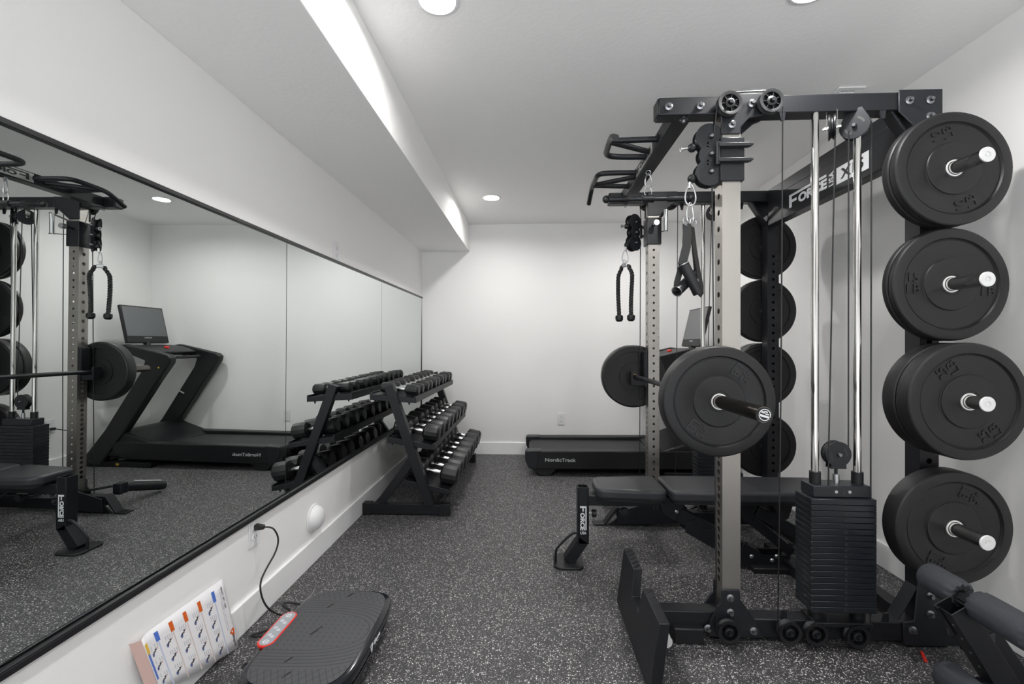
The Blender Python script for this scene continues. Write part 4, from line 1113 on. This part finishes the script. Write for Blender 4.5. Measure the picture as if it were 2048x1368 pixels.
for k, (dx, dy) in enumerate(((0, .075), (-.008, .042), (.008, .030), (-.008, .0), (.008, -.012), (-.008, -.040), (.006, -.050), (0, -.078))):
    c = V((-.940+dx, 1.632+dy, .1174)); rr = .010 if k in (0, 7) else .0062
    mb.lathe([(rr*.7, 0), (rr, 0), (rr, .0006), (rr*.7, .0006)], c, (0, 0, 1), 18, True)
    mb.bar(c+V((-.003, 0, .0003)), c+V((.003, 0, .0003)), .002, .0006)
mb.build('button_symbols', 'white_print', cp)
mb = MB()
letters(mb, 'lifepro', (VX_+.187+.0055, 1.640, .085), (0, 1, 0), (0, 0, 1), .020, .0012, .02, .060)
for a, b in (((1.573, .097), (1.584, .072)), ((1.584, .072), (1.595, .097)), ((1.595, .097), (1.573, .097))):
    mb.bar((VX_+.1925, a[0], a[1]), (VX_+.1925, b[0], b[1]), .0012, .0045, (0, 0, 1))
mb.build('white_logo', 'white_print', vp)
mb = MB(); letters(mb, 'lifepro', (VX_-.03, VY_, .1148), (.35, 1, 0), (-1, .35, 0), .016, .001, .01, .055)
mb.build('embossed_word', 'letter', vp)
for x, y in ((-.05, .155), (-.05, -.155), (.0, .235), (-.02, -.225)): MB().bar((VX_+x-.006, VY_+y-.014, .1148), (VX_+x+.006, VY_+y+.014, .1148), .006, .0012).build('embossed_mark', 'letter', vp)
# its power cord and the loops of its pull bands
t = thing('power_lead', 'black power cord from the left wall outlet down to the vibration plate', 'power cord', (-1.16, 1.85, .395))
mb = MB(); mb.hexa([(-1.164, 1.838, .386), (-1.164, 1.862, .386), (-1.164, 1.862, .412), (-1.164, 1.838, .412), (-1.125, 1.843, .390), (-1.125, 1.859, .390), (-1.125, 1.859, .408), (-1.125, 1.843, .408)])
mb.build('plug', 'cord', t, .004)
MB().tube([(-1.127, 1.851, .399), (-1.105, 1.855, .398), (-1.09, 1.865, .385), (-1.085, 1.890, .335), (-1.088, 1.875, .285), (-1.09, 1.80, .245), (-1.09, 1.760, .210), (-1.085, 1.765, .15), (-1.065, 1.775, .10), (-1.05, 1.82, .05), (-1.03, 1.88, .008), (-.99, 1.90, .006), (-.95, 1.86, .012), (-.91, 1.84, .030)], .0036, 8, False, 2).build('cord', 'cord', t)
for pts, lab in (([(-.90, 1.895, .02), (-.99, 1.965, .006), (-1.10, 1.985, .006), (-1.118, 1.975, .006), (-1.10, 1.955, .006), (-1.06, 1.93, .006)], 'black cord loop on the floor behind the far end of the vibration plate'),
                 ([(-.93, 1.79, .02), (-1.00, 1.80, .006), (-1.045, 1.812, .006), (-1.10, 1.768, .006), (-1.128, 1.752, .006), (-1.10, 1.748, .006), (-1.00, 1.745, .006), (-.95, 1.73, .02)], 'black cord loop on the floor beside the red-rimmed control panel'),
                 ([(-.94, 1.50, .02), (-1.00, 1.580, .006), (-1.035, 1.600, .006), (-1.048, 1.588, .006), (-1.03, 1.572, .006), (-.95, 1.46, .02)], 'short black cord loop by the near left corner of the vibration plate')):
    one(MB().tube(pts, .0036, 8, False, 2), 'resistance_cord', 'cord', lab, 'resistance cord', 'resistance cord loops')

# ------------------------------------------------------------------ exercise chart leaning on the wall
t = ch = thing('exercise_chart', 'white printed exercise chart card leaning against the left wall', 'chart', (-1.15, 1.48, 0))
TR, BR, TL, BL = V((-1.163, 1.648, .288)), V((-1.128, 1.690, .001)), V((-1.160, 1.272, .302)), V((-1.140, 1.322, .105))
def card(u, v, lift=0.0):
    """u: 0 right edge .. 1 left edge, v: 0 top .. 1 bottom"""
    p = TR.lerp(TL, u).lerp(BR.lerp(BL, u), v)
    p.x += .016*max(0, (u-.86)/.14)**2 + .006*math.sin(PI*u)*v + lift
    return p
mb = MB(); NU, NV = 24, 6
grid = [[mb.bm.verts.new(card(i/NU, j/NV)) for j in range(NV+1)] for i in range(NU+1)]
for i in range(NU):
    for j in range(NV): mb.bm.faces.new((grid[i][j], grid[i+1][j], grid[i+1][j+1], grid[i][j+1]))
sh = mb.build('sheet', 'paper', ch)
md = sh.modifiers.new('thickness', 'SOLIDIFY'); md.thickness = .0006; md.offset = 0
def patch(mb, u0, u1, v0, v1, lift=.0008):
    n = max(1, int(abs(u1-u0)/.04)+1)
    for k in range(n):
        a, b = lerp(u0, u1, k/n), lerp(u0, u1, (k+1)/n)
        mb.quad(card(a, v0, lift), card(b, v0, lift), card(b, v1, lift), card(a, v1, lift))
rows = (('p_blue', .17), ('p_orange', .355), ('p_orange', .53), ('p_orange', .685), ('p_blue', .835))
grey = MB()
for c, u in rows:
    mb = MB(); patch(mb, u-.020, u+.020, .075, .225); mb.build('printed_tab', c, ch, flip_fix=False)
    mb = MB(); patch(mb, u-.006, u+.006, .225, 1.0, .0006); mb.build('printed_rule', 'p_pale_blue' if c == 'p_blue' else 'p_pale_red', ch, flip_fix=False)
cols = (.25, .43, .60, .75, .90)
for ci, u in enumerate(cols):
    for k in range(4):
        v = .28+.20*k if ci < 2 else .33+.24*k
        if v > .93: continue
        for q in range(4): patch(grey, u-.05+.022*q, u-.042+.022*q, v-.10, v-.035, .0006)
        def blob(m, du, dv, ru, rv):
            pts = [card(u+du+ru*math.cos(a), v+dv+rv*math.sin(a), .0009) for a in [2*PI*k2/12 for k2 in range(12)]]
            m.bm.faces.new([m.bm.verts.new(p) for p in pts])
        fig = MB(); blob(fig, .0, .012, .017, .011); blob(fig, -.016, -.012, .010, .016); blob(fig, .012, .030, .006, .020)
        fig = fig.build('printed_figure', 'p_black', ch, flip_fix=False)
        bl = MB(); blob(bl, .022, .045, .011, .030); bl.build('printed_ball', 'p_ball', fig, flip_fix=False)
        hd = MB(); blob(hd, -.032, -.022, .010, .012); hd.build('printed_head', 'p_skin', fig, flip_fix=False)
for q in range(2): patch(grey, .075+.02*q, .083+.02*q, .30, .70, .0006)
mb = MB(); patch(mb, .050, .053, .06, .74, .0006); mb.build('printed_rule', 'p_pale_red', ch, flip_fix=False)
grey.build('printed_text_lines', 'p_grey', ch, flip_fix=False)
mb = MB(); patch(mb, .955, .985, .30, .75); mb.build('printed_banner', 'p_blue', ch, flip_fix=False)
mb = MB(); patch(mb, .945, .985, .12, .30); mb.build('printed_banner', 'p_yellow', ch, flip_fix=False)
vdir = (BR-TR).normalized(); udir = -(TL-TR).normalized()
def chart_text(s, u, v, hgt, length, mat, name, bold):
    mb = MB(); letters(mb, s, card(u, v, .0010), vdir, udir, hgt, .0004, bold, length); mb.build(name, mat, ch)
chart_text('READY. SET. VIBE', .055, .24, .0085, .085, 'p_black', 'printed_title', .0)
chart_text('Total Training Guide', .085, .24, .006, .085, 'p_grey', 'printed_subtitle', 0)
chart_text('lifepro', .045, .87, .014, .048, 'p_black', 'printed_brand', .02)
mb = MB()
for a, b in (((.025, .70), (.075, .74)), ((.075, .74), (.030, .79)), ((.030, .79), (.025, .70))):
    mb.bar(card(a[0], a[1], .0010), card(b[0], b[1], .0010), .0006, .006, (0, .3, 1))
mb.build('printed_emblem', 'p_orange', ch)
mb = MB()
bk = [[mb.bm.verts.new(card(1, v) + V((-.024*f, -.015*math.sin(f*PI/2)-.002*v, -.002*f))) for v in (0, .5, 1.0)] for f in [k/6 for k in range(7)]]
for a, b in zip(bk[:-1], bk[1:]): mb.bm.faces.new((a[0], b[0], b[1], a[1])); mb.bm.faces.new((a[1], b[1], b[2], a[2]))
mb.build('folded_back', 'paper_back', ch)

# ------------------------------------------------------------------ world, camera, view
w = bpy.data.worlds.new('world'); SC.world = w; w.use_nodes = True
bg = w.node_tree.nodes['Background']      # added fill through the open end, brighter from below to lift the ceiling
tc = w.node_tree.nodes.new('ShaderNodeTexCoord'); sx = w.node_tree.nodes.new('ShaderNodeSeparateXYZ'); mr = w.node_tree.nodes.new('ShaderNodeMapRange')
w.node_tree.links.new(tc.outputs['Generated'], sx.inputs[0]); w.node_tree.links.new(sx.outputs[2], mr.inputs['Value'])
mr.inputs['From Min'].default_value = -.45; mr.inputs['From Max'].default_value = .12
mr.inputs['To Min'].default_value = 5.0; mr.inputs['To Max'].default_value = .45
w.node_tree.links.new(mr.outputs['Result'], bg.inputs['Strength'])
bg.inputs['Color'].default_value = (.95, .975, 1.0, 1)
cd = bpy.data.cameras.new('camera'); cam = bpy.data.objects.new('camera', cd); COL.objects.link(cam)
cd.sensor_width = 36; cd.lens = 900/2048*36; cd.clip_start = .02
cam.location = (0, 0, CAM_Z)
cam.rotation_euler = (PI/2, 0, math.atan(39/900))
cd.shift_y = 3.5/2048
SC.camera = cam
SC.view_settings.view_transform = 'Standard'; SC.view_settings.look = 'None'
SC.view_settings.gamma = 1; SC.view_settings.use_curve_mapping = False
SC.view_settings.exposure = 0.12
SC.cycles.use_denoising = True
SC.cycles.max_bounces = 14; SC.cycles.diffuse_bounces = 6; SC.cycles.glossy_bounces = 8
